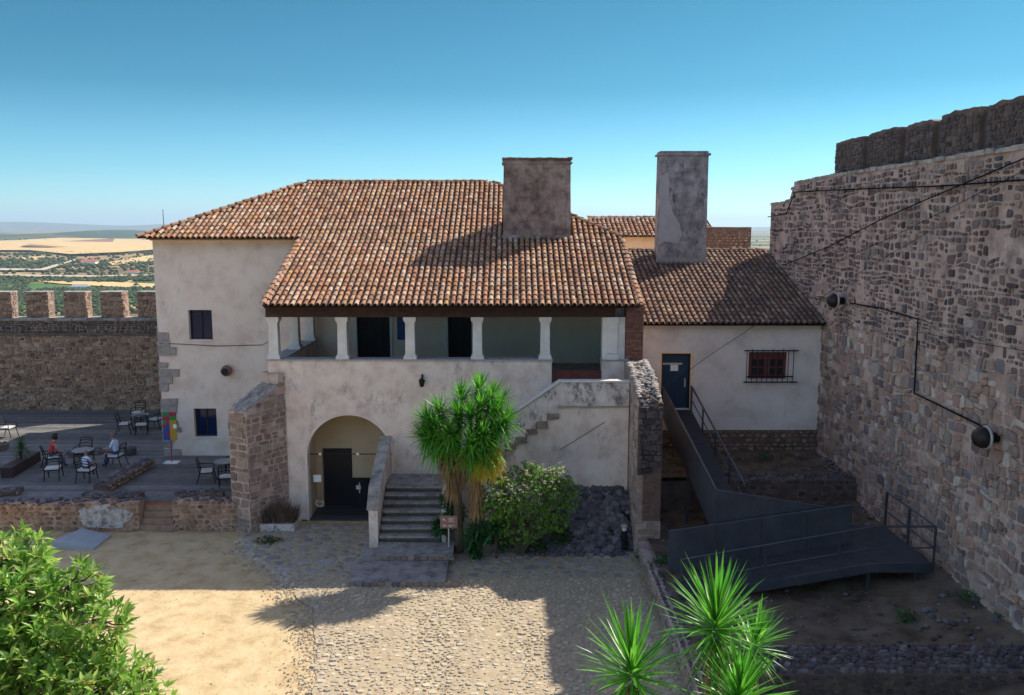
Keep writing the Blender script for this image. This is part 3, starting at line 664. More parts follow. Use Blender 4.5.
# passage behind the arch
b = B(); b.box(acx-ar-.35, acx-ar-.02, FY+.5, 34.5, -.1, 4.6); b.box(acx+ar+.02, acx+ar+.35, FY+.5, 34.5, -.1, 4.6); b.box(acx-ar-.35, acx+ar+.35, FY+.5, 34.5, 4.3, 4.6)
wall_holes(b, acx-ar-.3, acx+ar+.3, -.1, 4.5, 31.4, .3, [(-7.22, -6.08, .0, 2.35)])
b.build('passage_wall', 'ochre', bld)
B().box(acx-ar-.3, acx+ar+.3, FY, 34.6, -.15, .03).build('passage_floor', mat('dark_floor', [(.05, .05, .055), (.09, .085, .085)], .5, 3, .1, 30), bld)
B().box(-6.07, acx+ar+.01, 31.33, 31.395, .03, 1.2, 0, .004).build('reflection_panel', 'door', bld); B().box(-7.4, -5.9, 31.62, 31.72, 0, 2.5).build('inner_door', 'door', bld)  # first box: dark panel added for the dark reflection low in the glass
# glass entrance
gl = B(); gl.box(acx-ar, acx+ar, FY+.36, FY+.375, .05, asz+.0)
for k in range(20):
    a0, a1 = math.pi*k/20, math.pi*(k+1)/20
    gl.prism([(acx-ar*math.cos(a0), FY+.36, asz+.001), (acx-ar*math.cos(a0), FY+.36, asz+ar*math.sin(a0)), (acx-ar*math.cos(a1), FY+.36, asz+ar*math.sin(a1)), (acx-ar*math.cos(a1), FY+.36, asz+.001)], (0, .014, 0))
g = gl.build('glass_screen', 'glass', bld)
b = B(); b.box(acx-ar, acx+ar, FY+.345, FY+.385, asz-.03, asz+.0); b.box(acx+ar*.85, acx+ar*.87, FY+.345, FY+.385, .05, asz-.03); b.build('frame', 'iron', g)
for (gx, gw) in ((acx-1.2, .1), (acx+.18, .1), (acx+1.1, .3)): B().box(gx, gx+gw, FY+.335, FY+.395, asz-.05, asz+.03).build('glass_clamp', 'signwhite', g)
b = B(); b.tube([(acx+.28, FY+.28, .95), (acx+.28, FY+.28, 1.35)], .02); b.box(acx+.15, acx+.32, FY+.31, FY+.36, 1.08, 1.22); b.build('handle', 'steelpost', g)
b = B()                                                          # heart-shaped pull on the glass
for s_ in (-1, 1): b.tube([(acx-1.22+s_*x_, FY+.33, z_) for x_, z_ in ((.02, .42), (.10, .46), (.15, .55), (.13, .63), (.07, .63), (.04, .58))], .016)
b.build('decal', 'signwhite', g)
B().box(acx-1.42, acx-1.14, FY+.338, FY+.355, 1.35, 1.62).build('notice', 'signwhite', g)

# veranda floor, plinth ledges, columns, beam
B().box(FX0+.5, FX1-.35, FY+.5, LY-.03, 4.6, 4.95).build('veranda_floor', 'step', bld)
b = B(); b.box(FX0-.04, gap0+.04, FY-.05, FY+.52, 5.93, 5.985); b.box(FX0-.04, FX0+.52, FY+.52, LY-.02, 5.93, 5.985); b.box(gap1-.04, FX1, FY-.05, FY+.52, 5.93, 5.985)
b.build('parapet_coping', mat('bluish_coping', [(.30, .30, .32), (.45, .43, .42)], .9, 3, .3, 25), bld)
def column(x, y, w=.34):
    b = B(); z0, z1 = 5.985, 7.5
    b.box(x-w*.68, x+w*.68, y-w*.68, y+w*.68, z0, z0+.10); b.box(x-w*.60, x+w*.60, y-w*.60, y+w*.60, z0+.10, z0+.16)
    n = 10; vs = []
    for (hw, z) in ((w*.50, z0+.16), (w*.5, z0+.25), (w*.47, z1-.28), (w*.47, z1-.2)):
        vs += [(x-hw, y-hw, z), (x+hw, y-hw, z), (x+hw, y+hw, z), (x-hw, y+hw, z)]
    b.add(vs, [(i*4+k, i*4+(k+1) % 4, (i+1)*4+(k+1) % 4, (i+1)*4+k) for i in range(3) for k in range(4)])
    b.box(x-w*.56, x+w*.56, y-w*.56, y+w*.56, z1-.2, z1-.14); b.box(x-w*.66, x+w*.66, y-w*.66, y+w*.66, z1-.14, z1)
    return b.build('column', 'white', bld)
for u in (274.5, 343, 410.5, 477.5, 545): column(at(u, 340, FY+.22).x, FY+.22)
column(-8.42, 32.7, .36); column(-8.42, 35.2, .36)
b = B(); b.box(3.22, FX1, FY+.0, FY+.5, 5.985, 7.5); b.box(3.40, 3.75, FY-.06, FY+.0, 6.2, 7.3); b.box(3.34, 3.80, FY-.09, FY, 7.3, 7.5); b.box(3.34, 3.80, FY-.09, FY, 5.985, 6.18)
b.build('end_pier', 'white', bld)
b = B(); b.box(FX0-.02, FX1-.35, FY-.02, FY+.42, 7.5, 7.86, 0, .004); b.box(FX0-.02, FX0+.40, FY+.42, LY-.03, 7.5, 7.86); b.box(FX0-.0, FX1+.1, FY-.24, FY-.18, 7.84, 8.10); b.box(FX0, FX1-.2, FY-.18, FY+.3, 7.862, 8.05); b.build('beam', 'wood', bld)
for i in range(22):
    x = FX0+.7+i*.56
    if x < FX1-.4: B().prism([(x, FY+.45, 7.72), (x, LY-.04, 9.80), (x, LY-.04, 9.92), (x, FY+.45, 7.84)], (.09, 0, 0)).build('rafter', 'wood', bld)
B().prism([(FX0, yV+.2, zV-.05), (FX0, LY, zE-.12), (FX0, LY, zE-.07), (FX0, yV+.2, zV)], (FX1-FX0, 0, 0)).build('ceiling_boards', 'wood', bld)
# brick pillar between the pier and the roof corner
b = B(); z = 5.95
while z < 7.95:
    x = 4.03+(.0 if int(z*20) % 2 else -.1)
    while x < 4.62:
        x0, x1 = max(4.03, x), min(4.64, x+.26)
        if x1-x0 > .05: b.box(x0+.008, x1-.008, FY-.28+random.uniform(-.012, .012), FY+.5, z+.006, z+.062, 1)
        x += .27
    z += .07
b.box(4.04, 4.62, FY-.25, FY+.52, 5.9, 7.98, 0); b.build('brick_pillar', ['mortar_dark', 'brick'], bld)

# windows and doors of the house
def window(x0, x1, z0, z1, Y, parent, inner='pane', curtain=False):
    f = B(); t = .05
    f.box(x0, x0+t, Y+.2, Y+.26, z0, z1); f.box(x1-t, x1, Y+.2, Y+.26, z0, z1); f.box(x0+t, x1-t, Y+.2, Y+.26, z0, z0+t); f.box(x0+t, x1-t, Y+.2, Y+.26, z1-t, z1); f.box((x0+x1)/2-.03, (x0+x1)/2+.03, Y+.195, Y+.255, z0+t, z1-t)
    w = f.build('window', 'door', parent)
    B().box(x0+t, x1-t, Y+.225, Y+.235, z0+t, z1-t).build('pane', inner, w)
    B().box(x0-.02, x1+.02, Y-.05, Y+.2, z0-.05, z0-.002, 0, .005).build('sill', 'white', w)
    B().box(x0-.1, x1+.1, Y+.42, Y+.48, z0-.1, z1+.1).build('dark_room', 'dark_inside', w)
    if curtain: B().box(x0+.35, x0+.62, Y+.30, Y+.33, z0, z1).build('curtain', 'curtain', w)
    return w
window(wx0, wx1, wz0, wz1, LY, bld); window(vx0, vx1, vz0, vz1, LY, bld, 'pane', True)
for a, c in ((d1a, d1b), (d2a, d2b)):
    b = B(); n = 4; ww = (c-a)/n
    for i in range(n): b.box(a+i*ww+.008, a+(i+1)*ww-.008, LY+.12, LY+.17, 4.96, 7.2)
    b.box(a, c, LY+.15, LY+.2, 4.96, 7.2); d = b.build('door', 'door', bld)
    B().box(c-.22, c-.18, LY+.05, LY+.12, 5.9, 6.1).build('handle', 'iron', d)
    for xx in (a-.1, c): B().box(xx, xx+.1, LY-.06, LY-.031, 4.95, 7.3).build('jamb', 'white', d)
p = at(403.5, 328, LY-.05); tag(B().box(p.x-.27, p.x+.27, LY-.06, LY-.035, 5.95, 7.1).build('poster', 'poster'), 'blue poster hung between the doors of the veranda', 'poster')
b = B(); b.box(gap0+.1, gap1-.0, FY+.2, FY+.24, 4.97, 5.55); 
for i in range(9): b.box(gap0+.12+i*.19, gap0+.15+i*.19, FY+.18, FY+.2, 4.98, 5.55)
b.build('stair_gate', 'redwood', bld)
# granite quoins down the left corner
b = B(); z = .9; k = 0
while z < 6.2:
    h_ = random.uniform(.24, .36); w = random.choice((.3, .38, .45, .6, .7))*random.uniform(.85, 1.2)
    if k % 5 != 3 or z < 2: B().box(xl-.035, xl+w, LY-.05, LY+.45, z+.012, z+h_-.012, 0, .03).build('quoin', 'quoin', bld)
    z += h_; k += 1

# ---- roof of the house
rb = B(); rb.add([(xEl, yE, zE), (xEr, yE, zE), (xEr-5.4, yR, zR), (xEl+5.4+.35, yR, zR), (xEl, yB, zE), (xEr, yB, zE)], [(0, 1, 2, 3), (0, 3, 4), (1, 5, 2), (3, 2, 5, 4)])
rb.add([(xVl, yV, zV), (xVr, yV, zV), (xVr, yE, zE+.001), (xVl, yE, zE+.001)], [(0, 1, 2, 3)])
rb.add([(xVl, yV, zV-.05), (xVr, yV, zV-.05), (xVr, yE, zE-.05), (xVl, yE, zE-.05)], [(0, 1, 2, 3)])
rb.add([(xEl, yE, zE-.05), (xEr, yE, zE-.05), (xEr, yB, zE-.05), (xEl, yB, zE-.05)], [(0, 1, 2, 3)])
roof = rb.build('roof', 'tile_dark', bld)
rxl, rxr = xEl+5.75, xEr-5.4
t = B()
Lu = math.hypot(5.4, 5.4*sU); kk = 5.4/Lu
def in_front(u, d):
    q = d*kk; x = xEl+u
    if x > xVr+.05: return False
    lo = xEl+(rxl-xEl)*q/5.4+.06; hi = xEr-q-.06
    if -.40 < x < 2.48 and q < 1.35: return False       # chimney foot
    return lo < x < hi and q <= 5.4 and not (q < 0)
roof_tiles(t, (xEl, yE, zE), X, (0, 1, sU), xEr-xEl, Lu, in_front)
Ll = math.hypot(yE-yV, (yE-yV)*sL)
roof_tiles(t, (xEl, yV, zV), X, (0, 1, sL), xEr-xEl, Ll, lambda u, d: d < Ll+.1 and xVl-.02 < xEl+u < xVr+.02)
t.build('roof_tiles', ['tile', 'tile_channel'], roof, keep=True)
t = B()
roof_tiles(t, (xEl, yB, zE), -Y_, (5.75, 0, zR-zE), yB-yE, math.hypot(5.75, zR-zE), lambda u, d: d/math.hypot(5.75, zR-zE)*5.4 < min(u, yB-yE-u), .26, .45)
roof_tiles(t, (xEr, yE, zE), Y_, (-5.4, 0, zR-zE), yB-yE, math.hypot(5.4, zR-zE), lambda u, d: d/math.hypot(5.4, zR-zE)*5.4 < min(u, yB-yE-u), .26, .45)
t.build('side_roof_tiles', ['tile', 'tile_channel'], roof, keep=True)
for p_, q_, r_ in (((xEl, yE, zE), (rxl, yR, zR), .11), ((rxl, yR, zR), (rxr, yR, zR), .11), ((xEr, yE, zE), (rxr, yR, zR), .11), ((xEl, yB, zE), (rxl, yR, zR), .11), ((xEr, yB, zE), (rxr, yR, zR), .11), ((xVr+.02, yV, zV), (xVr+.02, yE, zE), .10), ((xVl-.02, yV, zV), (xVl-.02, yE, zE), .10)):
    t = B(); ridge_tiles(t, p_, q_, r_, .38); t.build('ridge_tiles', ['tile', 'tile_channel'], roof, keep=True)
t = B()

b = B()       # eave corbel courses
b.box(xl-.05, xVl-.1, LY-.12, LY+.1, zE-.10, zE-.03); b.box(xl-.12, xVl-.1, LY-.3, LY+.0, zE-.05, zE-.0)
b.build('eave_cornice', 'ochre', roof)
# ---- chimneys
def chimney(parent, x0, x1, y0, y1, z0, z1, m_, name='chimney'):
    b = B(); n = 12; vs = []
    for j in range(n+1):
        z = z0+(z1-z0)*j/n; tp = .03*(j/n)
        for k in range(4):
            for i in range(8):
                t_ = i/8; cx = [(x0, y0), (x1, y0), (x1, y1), (x0, y1)]; p = Vector(cx[k]+(0,)).lerp(Vector(cx[(k+1) % 4]+(0,)), t_)
                vs.append((p.x+(-1 if p.x > (x0+x1)/2 else 1)*tp+.012*noise.noise(Vector((p.x*3, z*3, 1))), p.y+.012*noise.noise(Vector((p.x*3, z*3, 7))), z))
    N = 32; b.add(vs, [(j*N+k, j*N+(k+1) % N, (j+1)*N+(k+1) % N, (j+1)*N+k) for j in range(n) for k in range(N)]+[list(range(n*N, n*N+N))])
    c = b.build(name, m_, parent); return c
ch = chimney(bld, -.37, 2.40, 35.02, 36.3, 9.9, 13.22, 'chimney')
b = B(); b.box(-.41, 2.44, 34.98, 36.34, 13.20, 13.26); b.box(-.34, 2.37, 35.05, 36.27, 13.26, 13.36)
cp = b.build('chimney_cap', 'chimney', ch)
t = B()
for i_ in range(14): t.box(-.40+i_*.203, -.40+i_*.203+.197, 34.97, 36.3, 13.36, 13.42+random.uniform(0, .025), 0, .006)
t.build('cap_tiles', 'tile_cap', ch)
B().box(-.42, 2.45, 34.97, 36.35, 9.95, 10.33, 0, .02).build('chimney_skirt', 'chimney2', ch)

# ---- left corner buttress (diagonal, rubble)
b = B(); d_ = Vector((-.86, -1.25, 0)).normalized(); s_ = Vector((-d_.y, d_.x, 0))*-1
A = Vector((-8.15, 29.98, 0)); Ln = 1.75
def bp(a, w, z): p = A+d_*a+Vector((-1, .55, 0)).normalized()*w; return (p.x, p.y, z)
out = [(0, -.3), (0, 5.5), (.28, 5.5), (.30, 5.1), (1.75, 4.35), (1.75, -.3)]
b.prism([bp(a, 0, z) for a, z in out], Vector(bp(0, .85, 0))-Vector(bp(0, 0, 0)))
N1 = d_.cross(Z).normalized(); N1 = N1 if N1.x > 0 else -N1
def ins(a, c): return c < (5.4 if a < .25 else 5.0-(a-.3)*.52)
b.fitted_face(bp(0, 0, 0), d_, Z, N1, 1.75, 5.4, .22, 1.5, .028, 1, (.72, .93), .06, ins, .3)
W_ = Vector((-1, .55, 0)).normalized(); N2 = W_.cross(Z).normalized(); N2 = N2 if N2.y < 0 else -N2
b.fitted_face(bp(1.75, 0, 0), W_, Z, N2, .85, 4.3, .27, 1.4, .025, 2, (.85, .96), 0, None, .25)
for i in range(40):
    a = .3+1.4*i/39
    for w in (.15, .42, .7): b.rock(Vector(bp(a, w+random.uniform(-.1, .1), 5.1-(a-.3)*.52+random.uniform(-.03, .02))), .1, 3, (1, 1, .5))
b.build('buttress', ['mortar', 'stone_warm', 'stone_warm', 'palelichen'], bld)

# ---- right buttress: long rough pier with a sloping, broken top
bx0, bx1, by = 4.03, 4.82, 26.6
b = B(); prof3 = [(30.0, 5.95), (29.2, 5.9), (28.3, 5.75), (27.6, 5.5), (27.0, 5.25), (by, 5.05)]
b.prism([(bx0, y, z) for y, z in prof3]+[(bx0, by, -.2), (bx0, 30.3, -.2), (bx0, 30.3, 5.95)], (bx1-bx0, 0, 0), 0)
b.box(bx0-.02, bx1+.03, by-.05, by+.4, -.1, 1.15, 0, .03)
b.box(bx0+.2, bx1-.01, by-.03, by, 1.2, 2.75, 4); b.box(bx0+.01, bx1-.01, by-.05, by, 2.75, 5.03, 4, .02)
b.face_stones((bx0+.02, by-.03, 1.3), X, Z, -Y_, bx1-bx0-.04, 1.4, .075, 3.0, .02, 2, .85, lambda a, c: a > .22, .15)
b.fitted_face((bx0+.02, by-.05, 2.8), X, Z, -Y_, bx1-bx0-.04, 2.2, .17, 1.3, .09, 3, (.9, 1.05), 0, None, .7)
b.fitted_face((bx0, 30, 0), -Y_, Z, -X, 30-by, 5.6, .2, 1.4, .014, 1, (.5, .85), .35, lambda a, c: (a > 2.3 or random.random() < .15) and c < 5.8-.26*a, .5)
b.fitted_face((bx0+.0, by-.05, .1), X, Z, -Y_, .8, 1.05, .36, 1.5, .03, 1, (.93, .98), 0, None, .1)
pz = lambda y: next(za+(zb-za)*(y-ya)/(yb_-ya) for (yb_, zb), (ya, za) in zip(prof3, prof3[1:]) if ya-1e-6 <= y <= yb_+1e-6)
for i in range(330):
    y = random.uniform(by, 30.0); z = pz(y)+.02
    b.rock((random.uniform(bx0+.05, bx1-.05), y, z+random.uniform(-.05, .03)), random.uniform(.06, .13), 5 if y > 27.1 and random.random() < .75 else 3, (1, 1, .6))
b.build('pier_buttress', ['mortar', 'stone_warm', 'brick', 'stone_dark', 'mortar_dark', 'palelichen'], bld)
for x in (4.1, 4.7):
  b = B()
  for i in range(24):
    y = 26.9+3*i/24; z = pz(min(y, 29.99))+.03
    b.rock((x+random.uniform(-.04, .04), y, z+.03), random.uniform(.09, .13), 0, (1, 1.2, .55))
  b.build('pier_capping', 'palelichen', bld)

# ================================================================== OUTER STAIR
st = empty('outside_stair', (-3.3, 28, 0), 'worn stone stair climbing beside the archway up to the veranda', 'stair')
b = B(); ys, zs, n = 26.95, .36, 7
for i in range(n):
    y0 = ys+i*.265; z1 = zs+(i+1)*.2
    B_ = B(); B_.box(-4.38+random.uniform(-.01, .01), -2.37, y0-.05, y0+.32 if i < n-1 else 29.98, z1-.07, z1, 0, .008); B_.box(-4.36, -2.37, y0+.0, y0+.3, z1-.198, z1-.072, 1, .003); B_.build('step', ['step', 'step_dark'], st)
b.box(-4.36, -2.36, ys+.1, 29.99, 0, .4); b.box(-4.36, -2.36, ys+1.0, 29.99, .3, 1.0); b.build('core', 'step', st)
# second flight to the right, behind its parapet
def up(x): return 1.76+(x+2.35)*.78
for i in range(17):
    x0 = -2.34+i*.235; z1 = 1.76+(i+1)*.184
    B().box(x0, x0+.26 if i < 16 else 3.98, 28.62, 29.98, max(0, z1-.6), z1).build('step', 'step', st)
SY = 28.45
b = B()
for (q0, q1) in zip([(4.0, 4.62), (1.55, 4.62)], [(1.55, 4.62), (1.55, 4.62)]): b.box(1.55, 4.0, SY-.02, SY+.05, 4.57, 4.617, 0, .008)
b.build('ledge_line', 'quoin', st)
P = [(-2.36, -.1), (-2.36, 2.62), (1.64, 5.42), (4.0, 5.42), (4.0, -.1)]
b = B(); b.prism([(x, SY+.06, z) for x, z in P], (0, .15, 0)); b.build('stair_wall', 'plaster_old', st)
saw = [(4.0, 4.62), (1.55, 4.62)]
x, z = 1.55, 4.62
while x > -2.0:
    z -= .27; saw.append((x, z)); x -= .36; saw.append((x, z))
b = B(); b.prism([(xx, SY, zz) for xx, zz in [(-2.36, 2.6), (1.64, 5.42), (4.0, 5.42)]+saw+[(-2.36, saw[-1][1])]], (0, .0595, 0)); b.build('parapet_band', 'plaster_band', st)
b = B()
for i in range(2, len(saw)-1, 2):
    xx, zz = saw[i]; b.box(xx-.36, xx+.03, SY-.03, SY+.1, zz-.22+random.uniform(-.03, .05), zz+.01, 0, .035)
b.build('embedded_stones', 'stone_warm', st)
b = B(); b.prism([(-2.4, SY-.05, 2.62), (1.62, SY-.05, 5.44), (4.02, SY-.05, 5.44), (4.02, SY-.05, 5.50), (1.60, SY-.05, 5.50), (-2.4, SY-.05, 2.68)], (0, .32, 0)); b.build('coping', 'signwhite' if 0 else 'white', st)
b = B(); b.prism([(-4.72, 26.9, -.1), (-4.72, 26.9, 1.45), (-4.72, 27.35, 2.0), (-4.72, 29.3, 2.9), (-4.72, 29.98, 3.0), (-4.72, 29.98, -.1)], (.30, 0, 0)); b.build('stair_parapet', 'plaster_old', st)
b = B(); 
for p0, p1 in (((26.86, 1.45), (27.33, 2.03)), ((27.33, 2.03), (29.98, 3.1))):
    b.prism([(-4.77, p0[0], p0[1]), (-4.77, p1[0], p1[1]), (-4.77, p1[0], p1[1]+.09), (-4.77, p0[0], p0[1]+.09)], (.40, 0, 0))
b.build('handrail', 'palelichen', st)
b = B(); b.prism([(-2.36, 27.0, 0), (-2.36, 27.0, .9), (-2.36, 28.5, 2.3), (-2.36, 28.5, 0)], (.16, 0, 0)); b.build('side_wall', 'white', st)
# two broad landing slabs in front
z1 = .17; p = [gz(348, 582, z1), gz(440, 573, z1)]
b = B(); b.box(p[0].x, -2.0, p[0].y+.05, 26.9, 0, .17, 0, .015); b.box(-4.35, -1.9, 25.85, 26.92, .17, .35, 0, .015); b.build('landing_slab', 'step', st)
b = B()
b2 = B()
for i in range(12): b2.box(-4.35+i*.21, -4.16+i*.21, 25.80, 25.95, .175, .30, 0, .01)
b2.build('slab_edge', 'stone_warm', st)
for i in range(15): b.box(p[0].x+i*.22, p[0].x+.2+i*.22, p[0].y, p[0].y+.12, .01, .14, 0, .01)
b.build('slab_edge', 'stone_warm', st)
# rubble heap
b = B(); rnd = random.Random(5)
for i in range(420):
    x = random.uniform(1.1, 4.0); y = random.uniform(26.9, 28.5); env = max(0, min(1, (x-1.0)/.9))
    z = max(0, (y-26.9)/1.6)*1.75*env
    b.rock((x, y, z-.02), random.uniform(.09, .24), 0, (1, .9, .75))
for i in range(60): b.rock((random.uniform(.5, 3.9), random.uniform(26.5, 27.0), .04), random.uniform(.05, .13), 0, (1, 1, .7))
tag(b.build('rubble_heap', 'rubble', kind='stuff'), 'heap of loose dark stones against the foot of the stair wall', 'rubble')

# ================================================================== RIGHT-HAND HOUSE
h2 = empty('side_house', (8, 33, 2), 'low plastered wing with tiled roof and tall chimney beside the castle wall', 'house')
HY = 32.8
dx0, dz1 = xz(662, 353.5, HY); dx1, dz0 = xz(689.5, 409, HY)
ux0, uz1 = xz(749, 352, HY); ux1, uz0 = xz(786, 379, HY)
b = B(); wall_holes(b, 4.75, WX+.05, 2.72, 7.1, HY, .4, [(dx0, dx1, dz0, dz1), (ux0, ux1, uz0, uz1)]); b.box(4.75, 5.1, HY+.4, 40.6, 0, 7.2); b.box(5.1, WX, 40.2, 40.6, 0, 9.3)
b.prism([(4.75, HY+.3, 7.0), (4.75, 40.6, 7.0), (4.75, 40.6, 9.35)], (.35, 0, 0)); b.build('wall', 'plaster_side', h2)
b = B(); b.box(4.75, WX, HY-.06, HY+.4, -.2, 2.715); b.face_stones((4.8, HY-.06, 1.6), X, Z, -Y_, 7.2, 1.1, .17, 1.7, .04, 1, .9, None, .3); b.build('plinth', ['mortar_dark', 'stone_brown'], h2)
s2 = .31; y2 = 32.35; z2 = 6.98; x2a, x2b = 4.75, WX-.02; y2b = 40.5; z2b = z2+(y2b-y2)*s2
b = B(); b.add([(x2a, y2, z2), (x2b, y2, z2), (x2b, y2b, z2b), (x2a, y2b, z2b)], [(0, 1, 2, 3)]); b.add([(x2a, y2, z2-.06), (x2b, y2, z2-.06), (x2b, y2b, z2b-.06), (x2a, y2b, z2b-.06)], [(0, 1, 2, 3)])
r2 = b.build('roof', 'tile_dark', h2)
cy = 39.0; cz = z2+(cy-y2)*s2
cx0, cx1 = at(657.5, 262, cy).x, at(706, 262, cy).x
t = B(); L2 = math.hypot(y2b-y2, z2b-z2); roof_tiles(t, (x2a, y2, z2), X, (0, 1, s2), x2b-x2a, L2, lambda u, d: d < L2 and not (cx0-.05 < x2a+u < cx1+.05 and cy-.05 < y2+d*.955 < cy+1.1)); ridge_tiles(t, (x2a, y2b, z2b), (x2b, y2b, z2b), .11)
t.build('roof_tiles', ['tile_shaded', 'tile_channel'], r2, keep=True)
B().box(x2b-.02, x2b+.12, y2+.3, 40, 6.5, 6.6).build('flashing', 'mortar', r2)
c2 = chimney(h2, cx0, cx1, cy, cy+1.0, cz-.3, 13.85, 'chimney2')
B().box(cx0-.06, cx1+.06, cy-.06, cy+1.06, 13.85, 13.93, 0, .01).build('chimney_cap', 'chimney2', c2)
B().box(cx0+.03, cx1-.03, cy+.03, cy+.97, 13.93, 14.02, 0, .02).build('chimney_cap', 'chimney2', c2)
b = B()        # patch of smoother render left on the chimney
pp = [(0, 12.9), (.35, 13.1), (.45, 12.6), (.40, 12.0), (.62, 11.3), (.95, 10.8), (1.05, 10.3), (.9, 9.9), (.3, 10.0), (0, 9.8)]
b.prism([(cx0+.02+x, cy-.028, z) for x, z in pp], (0, .03, 0)); b.build('render_patch', 'patch_grey', c2)
B().box(cx0-.08, cx1+.08, cy-.1, cy+.02, cz-.3, cz+.22, 0, .02).build('chimney_skirt', 'quoin', c2)
d = B().box(dx0+.05, dx1-.05, HY+.2, HY+.25, dz0, dz1-.04).build('door', 'bluedoor', h2)
b = B(); b.box(dx0, dx0+.05, HY+.12, HY+.28, dz0, dz1); b.box(dx1-.05, dx1, HY+.12, HY+.28, dz0, dz1); b.box(dx0+.05, dx1-.05, HY+.12, HY+.28, dz1-.05, dz1); b.build('frame', 'iron', d)
b = B(); b.box(dx0-.07, dx0-.002, HY-.03, HY+.02, dz0, dz1+.07); b.box(dx1+.002, dx1+.09, HY-.03, HY+.02, dz0, dz1+.07); b.box(dx0, dx1, HY-.03, HY+.02, dz1+.002, dz1+.07); b.build('door_surround', 'ochre', h2)
B().box(dx0+.38, dx0+.68, HY+.185, HY+.198, dz1-.72, dz1-.48).build('notice', 'signwhite', d); B().box(dx0+.08, dx1-.3, HY+.185, HY+.198, dz1-.47, dz1-.40).build('door_bar', 'steelpost', d)
B().box(dx1-.2, dx1-.16, HY+.14, HY+.2, dz0+.85, dz0+1.2).build('handle', 'steelpost', d)
b = B(); zz = uz1; b.box(ux0, ux1, HY+.1, HY+.15, uz0, uz1)
w = b.build('window', 'redwood', h2)
xm = (ux0+ux1)/2
for s_ in (0, 1):
    a0 = ux0+.08 if s_ == 0 else xm+.06; a1 = xm-.06 if s_ == 0 else ux1-.08
    for i in range(2):
        for j in range(2):
            B().box(a0+.06+i*(a1-a0-.06)/2, a0+(i+1)*(a1-a0-.06)/2, HY+.09, HY+.098, uz0+.15+j*.34, uz0+.15+j*.34+.28).build('pane', 'dark_inside', w)
b = B(); gx0, gx1, gy0, gy1 = ux0-.12, ux1+.2, uz0-.12, uz1+.05
for z in (gy0, gy0+.22, gy1): b.box(gx0-(.1 if z != gy0+.22 else 0), gx1+(.2 if z != gy0+.22 else 0), HY-.17, HY-.14, z, z+.045)
for i in range(10): x = gx0+(gx1-gx0)*i/9; b.box(x, x+.022, HY-.165, HY-.145, gy0, gy1+.1 if i % 2 else gy1)
for x in (gx0, gx1):
    for z in (gy0, gy1): b.box(x, x+.03, HY-.15, HY+.02, z, z+.03)
b.build('window_grille', 'iron', w)
cable([at(760, 322, HY-.15), at(700, 362, 31.5), at(667, 388, 30), at(600, 425, 28.4), at(560, 450, 28.35)], .01, 'thin wire slanting across the side house and the stair wall')

# things behind: second roof and a stump of battlement
h3 = empty('rear_house', (6, 46, 0), 'ochre walled rear building seen between the two chimneys', 'house')
q0 = at(592, 237, 46); q1 = at(716, 237, 46)
B().box(q0.x+.15, q1.x-.1, 46.3, 51, 0, q0.z+.02).build('wall', 'ochre', h3)
b = B(); b.add([(q0.x, 46, q0.z), (q1.x, 46, q0.z), (q1.x, 49, q0.z+1.0), (q0.x, 49, q0.z+1.0), (q0.x, 52, q0.z), (q1.x, 52, q0.z)], [(0, 1, 2, 3), (3, 2, 5, 4), (0, 3, 4), (1, 5, 2)]); r3 = b.build('roof', 'tile_dark', h3)
t = B(); roof_tiles(t, (q0.x, 46, q0.z), X, (0, 3, 1.0), q1.x-q0.x, 3.16, lambda u, d: d < 3.1, .24, .4, .095); ridge_tiles(t, (q0.x, 49, q0.z+1.0), (q1.x, 49, q0.z+1.0)); t.build('roof_tiles', ['tile', 'tile_channel'], r3, keep=True)
e = at(708, 227, 43); e1 = at(751, 227, 43)
b = B(); b.box(e.x, e1.x, 43, 43.9, 5, e.z, 0, .03); b.face_stones((e.x, 43, e.z-1.6), X, Z, -Y_, e1.x-e.x, 1.58, .14, 1.5, .03, 1, .88)
tag(b.build('wall_stump', ['mortar_dark', 'stone_brown']), 'short brown stone wall stump right of the tall grey chimney', 'wall')
b = B(); b.box(e1.x, 15, 43.2, 43.8, 5, 9.15, 0, .02); tag(b.build('low_rear_wall', 'mortar_dark'), 'low dark wall top between the stump and the castle wall', 'wall')

# ================================================================== RIGHT YARD WALLS
e = empty('yard_kerb_wall', (4.5, 20, 0), 'low rough stone wall edging the cobbled court in front of the tall pier', 'wall')
b = B(); b.box(4.08, 4.95, 10, 26.5, -.1, .55, 0); b.face_stones((4.08, 26.5, 0), -Y_, Z, -X, 16, .55, .18, 1.6, .03, 1, .9); b.face_stones((4.1, 24.8, .55), -Y_, X, Z, 14, .8, .2, 1.3, .06, 2, .9)
b.build('wall', ['mortar', 'stone_warm', 'rubble'], e)
def low_wall(name, x0, x1, y0, y1, z0, z1, lab, m1='stone_dark', m2='rubble', rh=.18):
    b = B(); b.box(x0, x1, y0, y1, z0, z1-.04, 0)
    b.face_stones((x0, y0, z0), X, Z, -Y_, x1-x0, z1-z0-.05, rh, 1.5, .05, 1, .9); b.face_stones((x0, y0, z1-.04), X, Y_, Z, x1-x0, y1-y0, rh, 1.3, .07, 2, .92)
    b.face_stones((x1, y0, z0), Y_, Z, X, y1-y0, z1-z0-.05, rh, 1.5, .05, 1, .9)
    b.face_stones((x0, y1, z0), -Y_, Z, -X, y1-y0, z1-z0-.05, rh, 1.5, .05, 1, .9)
    return tag(b.build(name, ['mortar_dark', m1, m2]), lab, 'wall')
low_wall('retaining_wall', 7.4, WX, 28.7, 29.3, .5, 1.98, 'rough retaining wall below the side house at the edge of the upper yard')
low_wall('ruined_wall', 5.4, WX, 17.1, 18.35, .3, 1.2, 'broad ruined wall crossing the bottom right corner')

